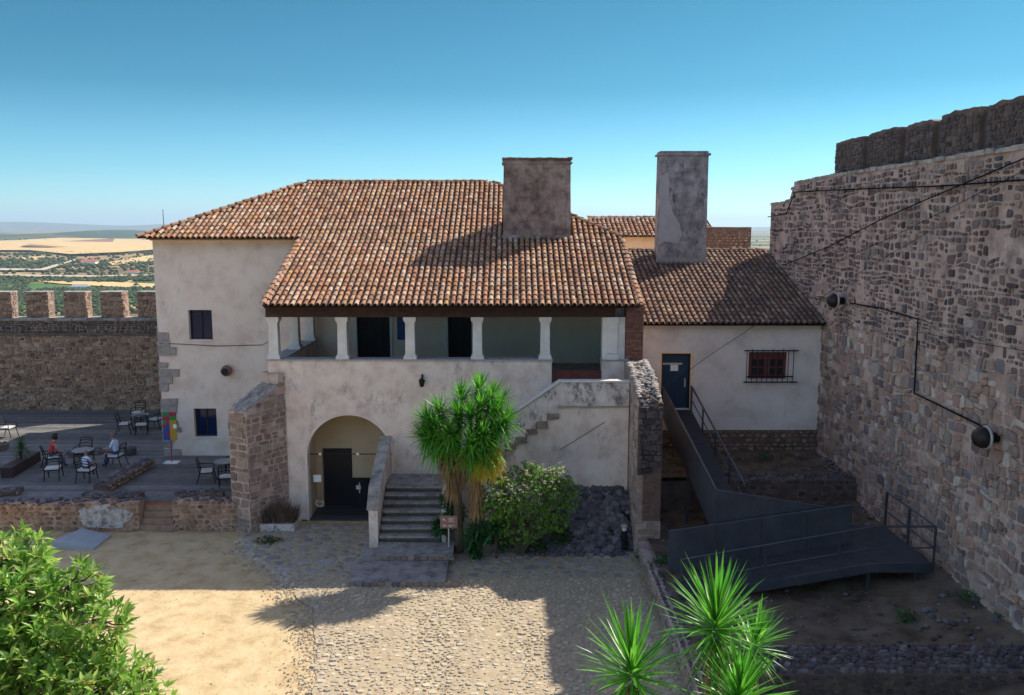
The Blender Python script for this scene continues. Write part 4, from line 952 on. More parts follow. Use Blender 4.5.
# ================================================================== ACCESS RAMP
rp = empty('access_ramp', (7, 26, .6), 'dark steel zigzag access ramp climbing to the blue door of the side house', 'ramp')
def slab(x0, x1, y0, y1, za, zb, axis, name='deck', th=.16, m_='bluemetal'):   # za at low coordinate end, zb at high end
    b = B()
    if axis == 'y': P = [(x0, y0, za), (x0, y1, zb), (x0, y1, zb-th), (x0, y0, za-th)]; b.prism(P, (x1-x0, 0, 0))
    else: P = [(x0, y0, za), (x1, y0, zb), (x1, y0, zb-th), (x0, y0, za-th)]; b.prism(P, (0, y1-y0, 0))
    return b.build(name, m_, rp)
M['deckmetal'] = mat('ramp_deck', [(.035, .037, .042), (.06, .06, .065)], .7, 3, .3, 50)
slab(5.95, 7.05, 25.2, HY-.05, 2.2, dz0-.02, 'y', m_='deckmetal'); slab(5.95, 7.4, 23.85, 25.2, 2.2, 2.2, 'x', m_='deckmetal')
slab(7.4, 9.8, 23.85, 25.1, 2.2, 1.6, 'x', m_='deckmetal'); slab(9.8, 11.42, 22.1, 25.1, 1.6, 1.6, 'x', m_='deckmetal'); slab(4.6, 9.8, 22.1, 23.6, .66, 1.6, 'x', m_='deckmetal')
def panel(P, vec): return B().prism(P, vec).build('side_panel', 'bluemetal', rp)
zt = at(665, 388, HY-.3).z
panel([(5.90, 23.8, 1.75), (5.90, HY-.1, 3.3), (5.90, HY-.1, zt), (5.90, 23.8, 3.12)], (.045, 0, 0))
panel([(5.9, 23.8, 1.6), (9.8, 23.8, 1.1), (9.8, 23.8, 2.5), (5.9, 23.8, 3.12)], (0, -.045, 0))
panel([(4.55, 23.62, .4), (9.82, 23.62, 1.2), (9.82, 23.62, 2.72), (4.55, 23.62, 1.93)], (0, .045, 0))
for k_ in range(1, 7): B().box(5.945, 5.965, 23.8+k_*1.28, 23.84+k_*1.28, 1.9+k_*.2, 3.05+k_*.17).build('seam', 'deckmetal', rp)
for k_ in range(1, 4): B().box(4.55+k_*1.32, 4.59+k_*1.32, 23.60, 23.618, .45+k_*.2, 1.92+k_*.19).build('seam', 'deckmetal', rp)
# the top rails
def rail(pts, r=.028): return B().tube(pts, r, 8).build('handrail', 'bluemetal', rp)
rail([(5.92, 23.8, 3.13), (5.92, HY-.1, zt+.01)], .035); rail([(5.92, 23.78, 3.13), (9.8, 23.78, 2.51)], .03); rail([(4.55, 23.64, 1.94), (9.82, 23.64, 2.73)], .03)
dr = lambda y: 2.2+(y-25.2)*(dz0-2.22)/(HY-25.2)
rail([(7.02, HY-.1, dr(HY)+.95), (7.02, 24.6, 2.95)], .035); rail([(7.02, HY-.1, dr(HY)+.45), (7.02, 24.6, 2.5)], .022)
for y in (HY-.15, 30.6, 28.6, 26.6, 24.65): B().box(6.99, 7.05, y-.03, y+.03, dr(max(y, 25.2))-.2, dr(max(y, 25.2))+.95).build('post', 'bluemetal', rp)
zf = lambda x: .66+(x-4.6)*.94/5.2 if x < 9.8 else 1.6
rail([(4.6, 22.08, zf(4.6)+1.05), (9.8, 22.08, 2.65), (11.47, 22.08, 2.65)], .03); rail([(4.6, 22.08, zf(4.6)+.45), (9.8, 22.08, 2.05), (11.47, 22.08, 2.05)], .022)
rail([(11.47, 22.08, 2.65), (11.47, 25.1, 2.65)], .03); rail([(11.47, 22.08, 2.05), (11.47, 25.1, 2.05)], .022)
for x in (4.62, 6.9, 8.9, 11.47): B().box(x-.025, x+.025, 22.05, 22.11, zf(x)-.25, zf(x)+1.05).build('post', 'bluemetal', rp)
for y in (23.6, 25.1): B().box(11.44, 11.50, y-.03, y+.03, 1.4, 2.65).build('post', 'bluemetal', rp)
b = B(); b.prism([(4.6, 22.04, .42), (9.8, 22.04, 1.36), (11.47, 22.04, 1.36), (11.47, 22.04, 1.62), (9.8, 22.04, 1.62), (4.6, 22.04, .68)], (0, .05, 0)); b.build('edge_beam', 'bluemetal', rp)
for (x, y, z) in ((6, 24, 2.1), (9.7, 24.9, 1.5), (11.1, 22.3, 1.45), (9.8, 22.3, 1.45), (7, 28, 2.6), (6, 28, 2.6), (7.3, 25, 2.1), (11.1, 24.9, 1.45)): B().box(x-.05, x+.05, y-.05, y+.05, .4, z).build('support', 'bluemetal', rp)

#==PART2==
# ================================================================== TERRACE EDGE AND RUINS
def band(name, pts, w, z0, h_, lab, mats=('mortar_dark', 'stone_brown', 'rubble'), rs_=.12, grp=None):
    """low ruined wall through ground points, rough stones on top and sides"""
    b = B()
    for p0, p1 in zip(pts, pts[1:]):
        p0, p1 = Vector((p0[0], p0[1], z0)), Vector((p1[0], p1[1], z0)); d = p1-p0; L = d.length; d.normalize(); s = Vector((d.y, -d.x, 0))
        if s.y > 0: s = -s
        b.prism([p0-s*w/2, p0+s*w/2, p0+s*w/2+Z*h_, p0-s*w/2+Z*h_], d*L)
        b.face_stones(p0+s*w/2, d, Z, s, L, h_, .17, 1.5, .05, 1, .9)
        b.face_stones(p0-s*w/2+d*L, -d, Z, -s, L, h_, .17, 1.5, .05, 1, .9)
        for i in range(int(L/.13)):
            for k in range(max(2, int(w/.2))): b.rock(p0+d*(i*.13+random.uniform(0, .1))+s*random.uniform(-w/2, w/2)+Z*(h_+random.uniform(-.03, .03)), random.uniform(.6, 1.2)*rs_, 2, (1, 1, .7))
    return tag(b.build(name, list(mats)), lab, 'wall', grp)
fx = lambda u: gz(u, 502, TZ).x
edgeY = 29.15
e = empty('terrace_edge_wall', (-16, edgeY, 0), 'crumbling rubble retaining wall along the front of the cafe terrace', 'wall')
b = B(); xa, xb, xc, xd, xe = -24.0, fx(84), fx(144), fx(178), -9.35
for (x0, x1, zt_) in ((xa, xb, 1.0), (xb, xc, 1.08), (xd, xe, 1.12)):
    b.box(x0, x1, edgeY-.28, edgeY+.28, -.1, zt_-.04, 0, .01)
    b.face_stones((x0, edgeY-.28, 0), X, Z, -Y_, x1-x0, zt_, .18, 1.6, .05, 1, .93, (lambda a, c: not (.15 < a < 1.75 and .18 < c < .93)) if x0 == xb else None, .4)
    for i in range(int((x1-x0)/.1)): b.rock((x0+i*.1+random.uniform(0, .1), edgeY+random.uniform(-.25, .3), zt_-.02+random.uniform(-.04, .05)), random.uniform(.07, .15), 2, (1, 1, .65))
b.build('wall', ['mortar_brown', 'stone_brown', 'rubble'], e)
b = B(); n = 26; P = []
for k in range(n): a = 2*math.pi*k/n; q = 1+.38*noise.noise(Vector((math.cos(a)*2, math.sin(a)*2, 3))); P.append(((xb+xc)/2-.1+math.cos(a)*.95*q, edgeY-.335, .56+math.sin(a)*.42*q))
b.prism(P, (0, .04, 0)); b.build('plaster_patch', 'patchy_white', e)
ts = empty('terrace_steps', ((xc+xd)/2, edgeY, 0), 'small recessed stone steps with an orange tread up to the terrace', 'steps')
for i in range(4): B().box(xc+.03, xd-.03, edgeY-.25+i*.17, edgeY+.5, i*.2, (i+1)*.2-.003, 0, .006).build('step', 'stone_brown', ts)
B().box(xc+.06, xd-.04, edgeY+.24, edgeY+.5, .8, .86).build('tread', 'orange_plank', ts)
def G(u, v, z=TZ): p = gz(u, v, z); return (p.x, p.y)
band('ruin_wall', [G(148, 466), G(101, 493)], .55, TZ, .3, 'low diagonal ruin of pale stones on the terrace behind the seated man', grp='low ruins on the terrace')
band('ruin_wall', [G(86, 499), G(142, 499)], .5, TZ, .22, 'low ruin of dark stones along the terrace edge above the white plaster patch', grp='low ruins on the terrace')
band('ruin_wall', [G(176, 500), G(224, 498)], .45, TZ, .25, 'low ruin of dark stones at the terrace edge next to the leaning buttress', grp='low ruins on the terrace')
band('ruin_wall', [G(-30, 497), G(22, 493)], .6, TZ, .18, 'flat low ruin by the left edge in front of the brown planter', grp='low ruins on the terrace')
band('ruin_wall', [G(-30, 452), G(8, 449)], .5, TZ, .25, 'low ruin by the left edge behind the brown planter', grp='low ruins on the terrace')
band('ruin_wall', [G(68, 456), G(104, 452)], .7, TZ, .12, 'short flat ruin lying under the table of the three visitors', grp='low ruins on the terrace')
p = G(131, 455); b = B(); b.lathe((p[0], p[1], TZ), [(.2, 0), (.24, .1), (.25, .3), (.2, .36)], 9); tag(b.build('stump', 'stone_dark'), 'squat dark stone stump on the terrace right of the seated man', 'stump')

# ---- chairs and tables
def make_chair():
    c = empty('garden_chair', (0, 0, 0), 'x', 'chair', 'iron armchairs on the cafe terrace')
    for sx in (-1, 1):
        B().tube([(sx*.25, .24, .42), (sx*.26, .30, .2), (sx*.27, .34, 0)], .020, 6).build('leg', 'iron', c)
        B().tube([(sx*.25, -.22, .45), (sx*.26, -.29, .2), (sx*.26, -.36, 0)], .020, 6).build('leg', 'iron', c)
        B().tube([(sx*.27, .25, .43), (sx*.29, .27, .62), (sx*.29, .20, .66), (sx*.29, -.1, .66), (sx*.26, -.27, .70)], .018, 6).build('armrest', 'iron', c)
    b = B(); b.box(-.27, .27, .23, .27, .40, .44); b.box(-.27, .27, -.24, -.20, .40, .44); b.box(-.27, -.23, -.2, .23, .40, .44); b.box(.23, .27, -.2, .23, .40, .44); b.build('seat_frame', 'iron', c)
    b = B()
    for s in (-1, 1): b.tube([(s*.26, -.22, .42), (s*.26, -.26, .65), (s*.25, -.33, .92)], .02, 6)
    for z in (.60, .72, .84, .94): b.tube([(x, -.25-(z-.6)*.24, z+.05*math.cos(x*6)) for x in (-.26, -.15, 0, .15, .26)], .017, 6)
    b.build('backrest', 'iron', c)
    b = B(); b.box(-.25, .25, -.19, .24, .44, .50, 0, .006); b.build('cushion', 'cushion', c)
    return c
proto = make_chair(); first = True
def chair(u, v, rz, lab):
    global first
    c = proto if first else copy_tree(proto); first = False
    p = gz(u, v, TZ+.01); c.location = (p.x, p.y, TZ+.012); c.rotation_euler = (0, 0, R(rz)); c['label'] = lab; return c
# rz: 0 faces away from the camera (+Y); 90 faces left
chair(54, 479, 195, 'empty iron armchair with cream cushion in front of the woman in red')
chair(87, 481, 0, 'iron armchair seen from behind with the child sitting in it')
chair(117, 466, 85, 'iron armchair under the man in the pale blue shirt')
chair(84, 462, 180, 'empty iron armchair on the far side of the three visitors, facing the camera')
chair(52, 468, -50, 'iron armchair under the woman in red, mostly hidden')
chair(125, 433, -80, 'iron armchair left of the glass table near the battlement wall')
chair(142, 434, 20, 'iron armchair in front of the glass table near the battlement wall')
chair(139, 421, 180, 'iron armchair behind the glass table near the battlement wall')
chair(157, 428, 80, 'iron armchair half hidden by the house corner')
chair(207, 482, -75, 'iron armchair facing right below the lower window of the house')
chair(227, 488, 15, 'iron armchair half hidden by the leaning buttress, nearest the terrace edge')
chair(236, 473, 170, 'iron armchair peeping out behind the leaning buttress')
chair(8, 437, -95, 'iron armchair standing in the sunlit patch at the left edge')
def table(u, v, lab):
    p = gz(u, v, TZ+.01); t = empty('cafe_table', (p.x, p.y, TZ+.01), lab, 'table', 'round cafe tables on the terrace')
    o = Vector((p.x, p.y, TZ+.012))
    B().lathe(o+Z*.70, [(.40, 0), (.42, .01), (.42, .025), (.40, .03)], 20).build('table_top', 'paleslab', t)
    for k in range(4):
        a = k*math.pi/2+.4; d = Vector((math.cos(a), math.sin(a), 0)); B().tube([o+d*.34, o+d*.12+Z*.35, o+d*.2+Z*.7], .018, 6).build('leg', 'iron', t)
flat('paleslab', (.24, .25, .26), .3)
table(84, 467, 'round table between the three seated visitors'); table(141, 429, 'round pale topped table near the battlement wall'); table(226, 479, 'round table beside the leaning buttress')

# ---- people
def person(name, joints, radii, edges, loc, rz, lab, mats, region, hair, hairm, scale=1.0):
    me = bpy.data.meshes.new(name); me.from_pydata([Vector(j)*scale for j in joints], edges, [])
    o = bpy.data.objects.new(name, me); COL.objects.link(o)
    m_ = o.modifiers.new('skin', 'SKIN'); m_.use_smooth_shade = True
    sv = me.skin_vertices[0].data if me.skin_vertices else None
    if sv is None:
        bm = bmesh.new(); bm.from_mesh(me); bm.verts.layers.skin.verify(); bm.to_mesh(me); bm.free(); sv = me.skin_vertices[0].data
    for i, r in enumerate(radii): sv[i].radius = (r[0]*scale, r[1]*scale) if isinstance(r, tuple) else (r*scale, r*scale); sv[i].use_root = i == 0
    s2_ = o.modifiers.new('sub', 'SUBSURF'); s2_.levels = 2; s2_.render_levels = 2
    bpy.context.view_layer.update()
    dg = bpy.context.evaluated_depsgraph_get(); me2 = bpy.data.meshes.new_from_object(o.evaluated_get(dg)); o.modifiers.clear(); o.data = me2
    me2.materials.clear()
    for k in mats: me2.materials.append(M[k])
    for f in me2.polygons: f.material_index = region(f.center/scale); f.use_smooth = True
    o.location = loc; o.rotation_euler = (0, 0, rz); o['label'] = lab; o['category'] = 'person'
    # hair: a cap over the head, and the face on the front
    hd = Vector(joints[3]); b = B()
    bm = bmesh.new(); bmesh.ops.create_icosphere(bm, subdivisions=3, radius=1)
    hx, hy, hz, dz = hair
    vs = [(hd.x+v.co.x*hx*(1+.06*noise.noise(v.co*4)), hd.y-.018+v.co.y*hy, hd.z+dz+v.co.z*hz) for v in bm.verts]
    fs = [[v.index for v in f.verts] for f in bm.faces if not (f.calc_center_median().y > .35 and f.calc_center_median().z < .45) and f.calc_center_median().z > -.75]; bm.free()
    b.add([Vector(v)*scale for v in vs], fs); h = b.build('hair', hairm, smooth=True); h.parent = o
    b = B()
    for s in (-1, 1): b.lathe(Vector((hd.x+s*.033, hd.y+.088, hd.z+.01))*scale, [(.002, -.006), (.011*scale, 0), (.002, .006)], 8)
    b.lathe(Vector((hd.x, hd.y+.088, hd.z-.045))*scale, [(.002, -.006), (.02*scale, 0), (.002, .006)], 8)
    f_ = b.build('eyes_and_mouth', 'hair'); f_.parent = o
    b = B(); b.prism([Vector(q)*scale for q in ((hd.x-.014, hd.y+.085, hd.z-.02), (hd.x+.014, hd.y+.085, hd.z-.02), (hd.x, hd.y+.085, hd.z+.02))], Vector((0, .022, -.005))*scale); n_ = b.build('nose', 'skin'); n_.parent = o
    for sx, hi, wi in ((-1, HL, WL), (1, HR, WR)):       # five fingers per hand
        hp, wp = Vector(joints[hi]), Vector(joints[wi]); d = (hp-wp).normalized(); s = d.cross(Z).normalized()
        b = B()
        for k, L in enumerate((.07, .078, .072, .058)):
            r0 = hp+s*(.027-.018*k); b.tube([(r0)*scale, (r0+d*L*.55-Z*.008)*scale, (r0+d*L*.85-Z*.035)*scale], .009*scale, 5, r2=.006*scale)
        b.tube([(hp-d*.03+s*.03*-sx)*scale, (hp+d*.01+s*.06*-sx-Z*.01)*scale, (hp+d*.04+s*.065*-sx-Z*.02)*scale], .010*scale, 5, r2=.007*scale)
        g_ = b.build('fingers', 'skin', smooth=True); g_.parent = o
    return o
WL, HL, WR, HR = 6, 7, 10, 11
def seated(lean=.04, tw=0, armz=.72, armf=.36):
    j = [(0, -.02, .55), (0, .0+lean*.4, .78), (0, .03+lean, 1.0), (0, .08+lean*1.5, 1.27),     # pelvis, belly, chest, head
         (-.17, .02+lean, 1.03), (-.22, .10+lean, .80), (-.16, armf-.04, armz), (-.13, armf+.05, armz),      # left arm
         (.17, .02+lean, 1.03), (.22, .10+lean, .80), (.16, armf-.04, armz), (.13, armf+.05, armz),
         (-.10, .0, .54), (-.12, .42, .55), (-.12, .45, .10), (-.12, .56, .04),
         (.10, .0, .54), (.12, .42, .55), (.12, .45, .10), (.12, .56, .04), (0, .05+lean, 1.13)]
    e_ = [(0, 1), (1, 2), (2, 20), (20, 3), (2, 4), (4, 5), (5, 6), (6, 7), (2, 8), (8, 9), (9, 10), (10, 11), (0, 12), (12, 13), (13, 14), (14, 15), (0, 16), (16, 17), (17, 18), (18, 19)]
    r = [(.15, .12), (.13, .105), (.14, .11), (.088, .105), .055, .042, .028, (.036, .018), .055, .042, .028, (.036, .018), .085, .062, .04, .036, .085, .062, .04, .036, .05]
    return j, r, e_
def dress(top_slot, leg_slot, sleeve):
    def f(c):
        if c.z > 1.12: return 0
        if c.z < .10: return 3 if c.y > .3 else leg_slot
        if abs(c.x) > .165 or (c.y > .2 and c.z > .66): return top_slot if (c.z > sleeve and c.y < .25) else 0
        if c.z > .66: return top_slot
        return leg_slot
    return f
j, r_, e_ = seated(.10, 0, .66, .34); p = gz(52, 468, TZ)
person('person', j, r_, e_, (p.x, p.y, TZ+.0), R(-50), 'seated woman with dark bushy hair in a red sleeveless top and jeans', ['skin', 'red', 'jeans', 'iron'], dress(1, 2, 1.04), (.135, .14, .15, .02), 'hair')
j, r_, e_ = seated(.03, 0, .76, .42); p = gz(117, 466, TZ)
person('person', j, r_, e_, (p.x, p.y, TZ+.0), R(85), 'seated man in a pale blue and white shirt leaning towards the table', ['skin', 'paleblue', 'jeans', 'iron'], dress(1, 2, .84), (.098, .108, .11, .025), 'hair_grey')
j, r_, e_ = seated(.02, 0, .70, .30); p = gz(87, 481, TZ)
person('person', j, r_, e_, (p.x, p.y, TZ+.10), R(0), 'child in a striped pale shirt seated with back to the camera', ['skin', 'paleblue', 'greycloth', 'iron'], dress(1, 2, .84), (.105, .112, .12, .02), 'hair_grey', .78)

# ---- banner, planter, small things
p = gz(172, 463, TZ); e = empty('banner_stand', p, 'colourful ice cream style banner on a thin red pole beside the house corner', 'banner')
e['label'] = 'colourful patchwork banner on a thin red pole beside the house corner'
B().box(p.x-.3, p.x+.3, p.y-.2, p.y+.2, TZ+.01, TZ+.05).build('base', 'signwhite', e); B().tube([p, p+Z*1.0], .02).build('pole', 'banner_red', e)
b = B(); rnd = random.Random(3); x0, z0 = p.x-.28, TZ+.98
for i in range(4):
    for k in range(7): b.box(x0+i*.14, x0+i*.14+.138, p.y-.015, p.y+.015, z0+k*.17, z0+k*.17+.168, (rnd.choice((0, 0, 0, 0, 2)) if k > 5 or (i < 2 and k > 3) else rnd.choice((1, 1, 1, 0)) if i < 2 else rnd.choice((2, 2, 3)) if k > 3 else 4 if k == 3 and i == 3 else 3))
b.build('panel', ['banner_red', 'banner_blue', 'banner_green', 'banner_yellow', 'signwhite'], e)
a_, c_ = Vector(G(13, 478)+(TZ,)), Vector(G(41, 461)+(TZ,)); d = (c_-a_); s = Vector((d.y, -d.x, 0)).normalized()*-.45
e = empty('planter', (a_+c_)/2, 'long brown box planter with a small palm on the left of the terrace', 'planter')
b = B(); b.prism([a_, a_+s, a_+s*1.05+Z*.42, a_+Z*.42], d); b.build('box', 'planter_brown', e)

def blade(b, p, d, L, w, mi=0, droop=.25, n=3, fold=.25):
    d = d.normalized(); s = d.cross(Z)
    if s.length < .05: s = X.copy()
    s.normalize(); up_ = s.cross(d).normalized(); vs = []
    g = Vector((0, 0, -1))
    for i in range(n+1):
        t = i/n; c = p+d*(L*t)+g*(droop*L*t*t); ww = w*(.75+.6*t-1.35*t*t) if i < n else 0
        if i == n: vs.append(c)
        else: vs += [c-s*ww*.5+up_*fold*ww*.5, c, c+s*ww*.5+up_*fold*ww*.5]
    fs = []
    for i in range(n-1): k = i*3; fs += [(k, k+1, k+4, k+3), (k+1, k+2, k+5, k+4)]
    k = (n-1)*3; fs += [(k, k+1, k+3), (k+1, k+2, k+3)]
    b.add(vs, fs, mi)
def rosette(b, c, axis, n, L, w, spread=(0, 1.9), droop=.18, mi=0, mats=None):
    axis = axis.normalized(); a0 = axis.cross(X if abs(axis.x) < .8 else Y_).normalized(); b0 = axis.cross(a0)
    for i in range(n):
        t = (i+.5)/n; th_ = spread[0]+(spread[1]-spread[0])*t**.8+random.uniform(-.1, .1); ph = i*2.39996+random.uniform(-.2, .2)
        d = axis*math.cos(th_)+(a0*math.cos(ph)+b0*math.sin(ph))*math.sin(th_)
        d = (d+Vector((random.gauss(0, .07), random.gauss(0, .07), random.gauss(0, .07)))).normalized(); blade(b, c+d*.04+axis*(.18*(1-t)), d, L*random.uniform(.62, 1.12)*(1 if th_ > .4 else .88), w*random.uniform(.7, 1.2), mi if mats is None else random.choice(mats), droop*(t*1.2+.1)*random.choice((.6, 1, 1, 1.3, 3.)), 4)
def leafy_planter_palm(p, e):
    b = B(); b.tube([p, p+Z*.35], .05); b.build('stem', 'bark', e)
    b = B()
    for k in range(3): rosette(b, p+Z*(.3+.08*k)+Vector((random.uniform(-.2, .2), random.uniform(-.2, .2), 0)), Z, 46, .55, .035, (0.2, 1.8), .45)
    b.build('foliage', 'leaf_dark', e)
leafy_planter_palm((a_+c_)/2+s*.5+Z*.4, e)
# pale ramp slab in the court
T = [gz(52, 541, .24), gz(82, 528, .24), gz(111, 535, .05), gz(94, 548, .05)]
b = B(); b.add([tuple(q) for q in T]+[(q.x, q.y, -.05) for q in T], [(0, 1, 2, 3), (0, 3, 7, 4), (3, 2, 6, 7), (2, 1, 5, 6), (1, 0, 4, 5), (7, 6, 5, 4)])
tag(b.build('slab_ramp', 'slabblue'), 'pale blue grey slab ramp lying in the courtyard left of the steps', 'ramp')
for (u, v, z, lab) in ((179.5, 530, 0, 'dark bollard light at the terrace edge beside the small steps'), (624, 549, .1, 'dark bollard light at the foot of the tall pier')):
    p = gz(u, v, z); e = empty('bollard_light', p, lab, 'bollard', 'bollard lights')
    B().lathe(p, [(.10, 0), (.10, .62), (.085, .64)], 12).build('post', 'iron', e); B().lathe(p+Z*.64, [(.075, 0), (.075, .13)], 12).build('lens', 'cushion', e); B().lathe(p+Z*.77, [(.11, 0), (.11, .05), (.05, .08)], 12).build('cap', 'palelichen', e)
# facade lantern, clay pot, wire
p = at(422.5, 382, FY); e = empty('wall_lantern', p, 'small black wall lantern on the facade above the yucca', 'lantern')
b = B(); b.box(p.x-.03, p.x+.03, FY-.05, FY, p.z-.05, p.z+.28); b.tube([(p.x, FY-.02, p.z+.22), (p.x, FY-.16, p.z+.24), (p.x, FY-.24, p.z+.16)], .014); b.build('bracket', 'iron', e)
B().lathe((p.x, FY-.24, p.z-.14), [(.03, 0), (.07, .03), (.11, .22), (.12, .24), (.04, .32), (.01, .36)], 6).build('lantern_body', 'iron', e)
p = at(228, 370, LY); e = empty('clay_pot', p, 'round clay pot nesting on its side on the plaster wall', 'pot')
e['label'] = 'round brown clay pot fixed on its side to the plaster wall'
B().lathe((p.x, LY, p.z), [(.10, 0), (.20, .06), (.24, .18), (.22, .30), (.14, .38), (.15, .42)], 16, axis='y').build('body', 'clay', e, smooth=True)
B().lathe((p.x, LY-.425, p.z), [(.15, 0), (.12, .01), (.01, .012)], 14, axis='y').build('mouth', 'dark_inside', e)
cable([at(160, 343, LY-.06), at(215, 346, LY-.03), at(262, 345, LY-.03), at(268, 342, 35)], .012, 'thin dark cable running across the left plaster wall under the upper window')
p = gz(449, 556, .02); e = empty('direction_sign', p, 'small reddish brown direction sign on a pale post beside the steps', 'sign')
B().tube([p, p+Z*1.05], .022).build('post', 'steelpost', e)
bd = B().box(p.x-.27, p.x+.29, p.y-.05, p.y-.02, .98, 1.40).build('board', 'signbrown', e)
b = B(); q = p.y-.056
def stroke(x0, z0, x1, z1, w=.018):
    d = Vector((x1-x0, 0, z1-z0)).normalized(); n_ = Vector((-d.z, 0, d.x))*w/2; a = Vector((p.x+x0, q, z0)); c = Vector((p.x+x1, q, z1)); b.prism([a-n_, c-n_, c+n_, a+n_], (0, .005, 0))
stroke(-.18, 1.30, -.08, 1.22); stroke(-.18, 1.30, -.18, 1.24); stroke(-.18, 1.30, -.12, 1.30)
stroke(-.18, 1.07, -.06, 1.07); stroke(-.18, 1.07, -.14, 1.10); stroke(-.18, 1.07, -.14, 1.04)
for z_, x1_ in ((1.32, .2), (1.27, .14), (1.22, .17), (1.08, .2), (1.04, .1)):
    x_ = 0.0
    while x_ < x1_: w_ = random.uniform(.012, .03); stroke(x_, z_, x_+w_, z_, .022); x_ += w_+.01
b.build('lettering', 'signwhite', bd)
b = B(); p = at(164, 230, 46.5); b.tube([(p.x, 46.5, 4.6), (p.x, 46.5, 11.6)], .035, 6, r2=.015); b.tube([(p.x-.3, 46.5, 10.4), (p.x+.3, 46.5, 10.4)], .012); tag(b.build('antenna_mast', 'cable'), 'thin antenna mast rising behind the left corner of the roof', 'antenna')

# ================================================================== VEGETATION
# the big multi-headed yucca by the steps
e = empty('yucca_tree', gz(462, 541, .05), 'big many headed yucca with bright green crown and dry brown skirts beside the steps', 'yucca')
base = Vector((-1.75, 26.9, .05)); HD = []
heads = [(430, 424, 25.8), (429, 440, 25.7), (502, 424, 25.7), (489, 401, 25.9), (462, 404, 26.1), (442, 415, 25.8), (437, 431, 25.6), (470, 421, 25.4), (492, 418, 25.7), (452, 436, 25.3), (481, 438, 25.3), (494, 432, 25.6), (470, 446, 25.2), (443, 444, 25.6), (478, 394, 26.1), (497, 408, 26.2), (458, 420, 25.5), (480, 412, 25.6), (488, 448, 25.6), (455, 450, 25.6), (436, 452, 25.7), (470, 458, 25.4), (482, 456, 25.5)]
crown_c = at(467, 440, 25.9)
lf, tr_ = B(), B()
k1 = Vector((-1.75, 26.2, 2.6)); k2 = Vector((-1.15, 26.2, 2.5))
tr_.tube([base, (-1.75, 26.7, 1.2), k1], .17, 8, r2=.12); tr_.tube([base+Vector((.4, 0, 0)), (-1.2, 26.7, 1.1), k2], .16, 8, r2=.12)
for (u, v, y) in heads:
    c = at(u, v, y); ax = (c-crown_c); ax.z = abs(ax.z)*.4+.9; k_ = k1 if c.x < -1.4 else k2
    tr_.tube([k_, k_.lerp(c, .5)+Vector((0, 0, .15)), c-Z*.1], .09, 6, r2=.05)
    rosette(lf, c, ax, 105, .74, .062, (0, 2.0), .16)
tr_.build('trunk', 'bark', e); lf.build('foliage', 'yucca', e)
dr_, yl = B(), B()
for (u0, v0, u1, v1, y, n) in ((446, 450, 453, 488, 25.9, 420), (474, 456, 477, 506, 25.9, 520), (457, 460, 460, 476, 26.0, 120), (462, 450, 464, 462, 25.9, 80)):
    for i in range(n):
        t = random.random(); c = at(u0+(u1-u0)*t, v0+(v1-v0)*t, y); ph = random.uniform(0, 6.28); d = Vector((math.cos(ph)*.38, math.sin(ph)*.38, -1))
        blade(dr_, c+Vector((math.cos(ph), math.sin(ph), 0))*(.16-.08*t), d, random.uniform(.4, .7), .035, 0, .1)
for i in range(190):
    c = at(random.uniform(474, 500), random.uniform(444, 464), 25.5); ph = random.uniform(-2.6, -.3); blade(yl, c, Vector((math.cos(ph)*.5, math.sin(ph)*.4, -1)), random.uniform(.5, .75), .045, 0, .1)
dr_.build('dry_leaves', 'yucca_dry', e); yl.build('yellow_leaves', 'yucca_yellow', e)
# three foreground yuccas, bottom right
def yucca(x, y, hs, lab, name='yucca_tree'):
    e = empty(name, (x, y, .1), lab, 'yucca', 'yuccas in the foreground')
    tr, lf, dd = B(), B(), B()
    for (c, ax, n, L) in hs:
        c = Vector(c); tr.tube([(x, y, .1), (x+(c.x-x)*.5, y+(c.y-y)*.3, c.z*.5), c-Z*.1], .13, 8, r2=.07)
        rosette(lf, c, Vector(ax), int(n*.75), L*1.08, .046, (0.0, 1.4), .07)
        rosette(lf, c-Z*.12, Vector(ax), int(n*.35), L*.85, .044, (1.2, 2.2), .35)
        rosette(dd, c-Z*.25, Vector(ax), int(n*.3), L*.8, .034, (2.0, 2.8), .1)
    tr.build('trunk', 'bark', e); lf.build('foliage', 'yucca', e); dd.build('dry_leaves', 'yucca_dry', e)
pA, pB_, pC, pD = at(716, 634, 9.0), at(633, 680, 8.6), at(752, 652, 9.4), at(738, 708, 8.3)
yucca(2.2, 9.2, [(pA, (0, .1, 1), 150, .74), (pC, (.35, .1, 1), 80, .50)], 'yucca with the highest green rosette at the bottom, in front of the ramp')
yucca(1.3, 8.7, [(pB_, (-.05, .1, 1), 130, .70)], 'yucca rosette at the bottom, the left one of the three')
yucca(2.5, 8.2, [(pD, (0.05, .1, 1), 130, .60)], 'lowest yucca rosette at the bottom edge, right of the others')
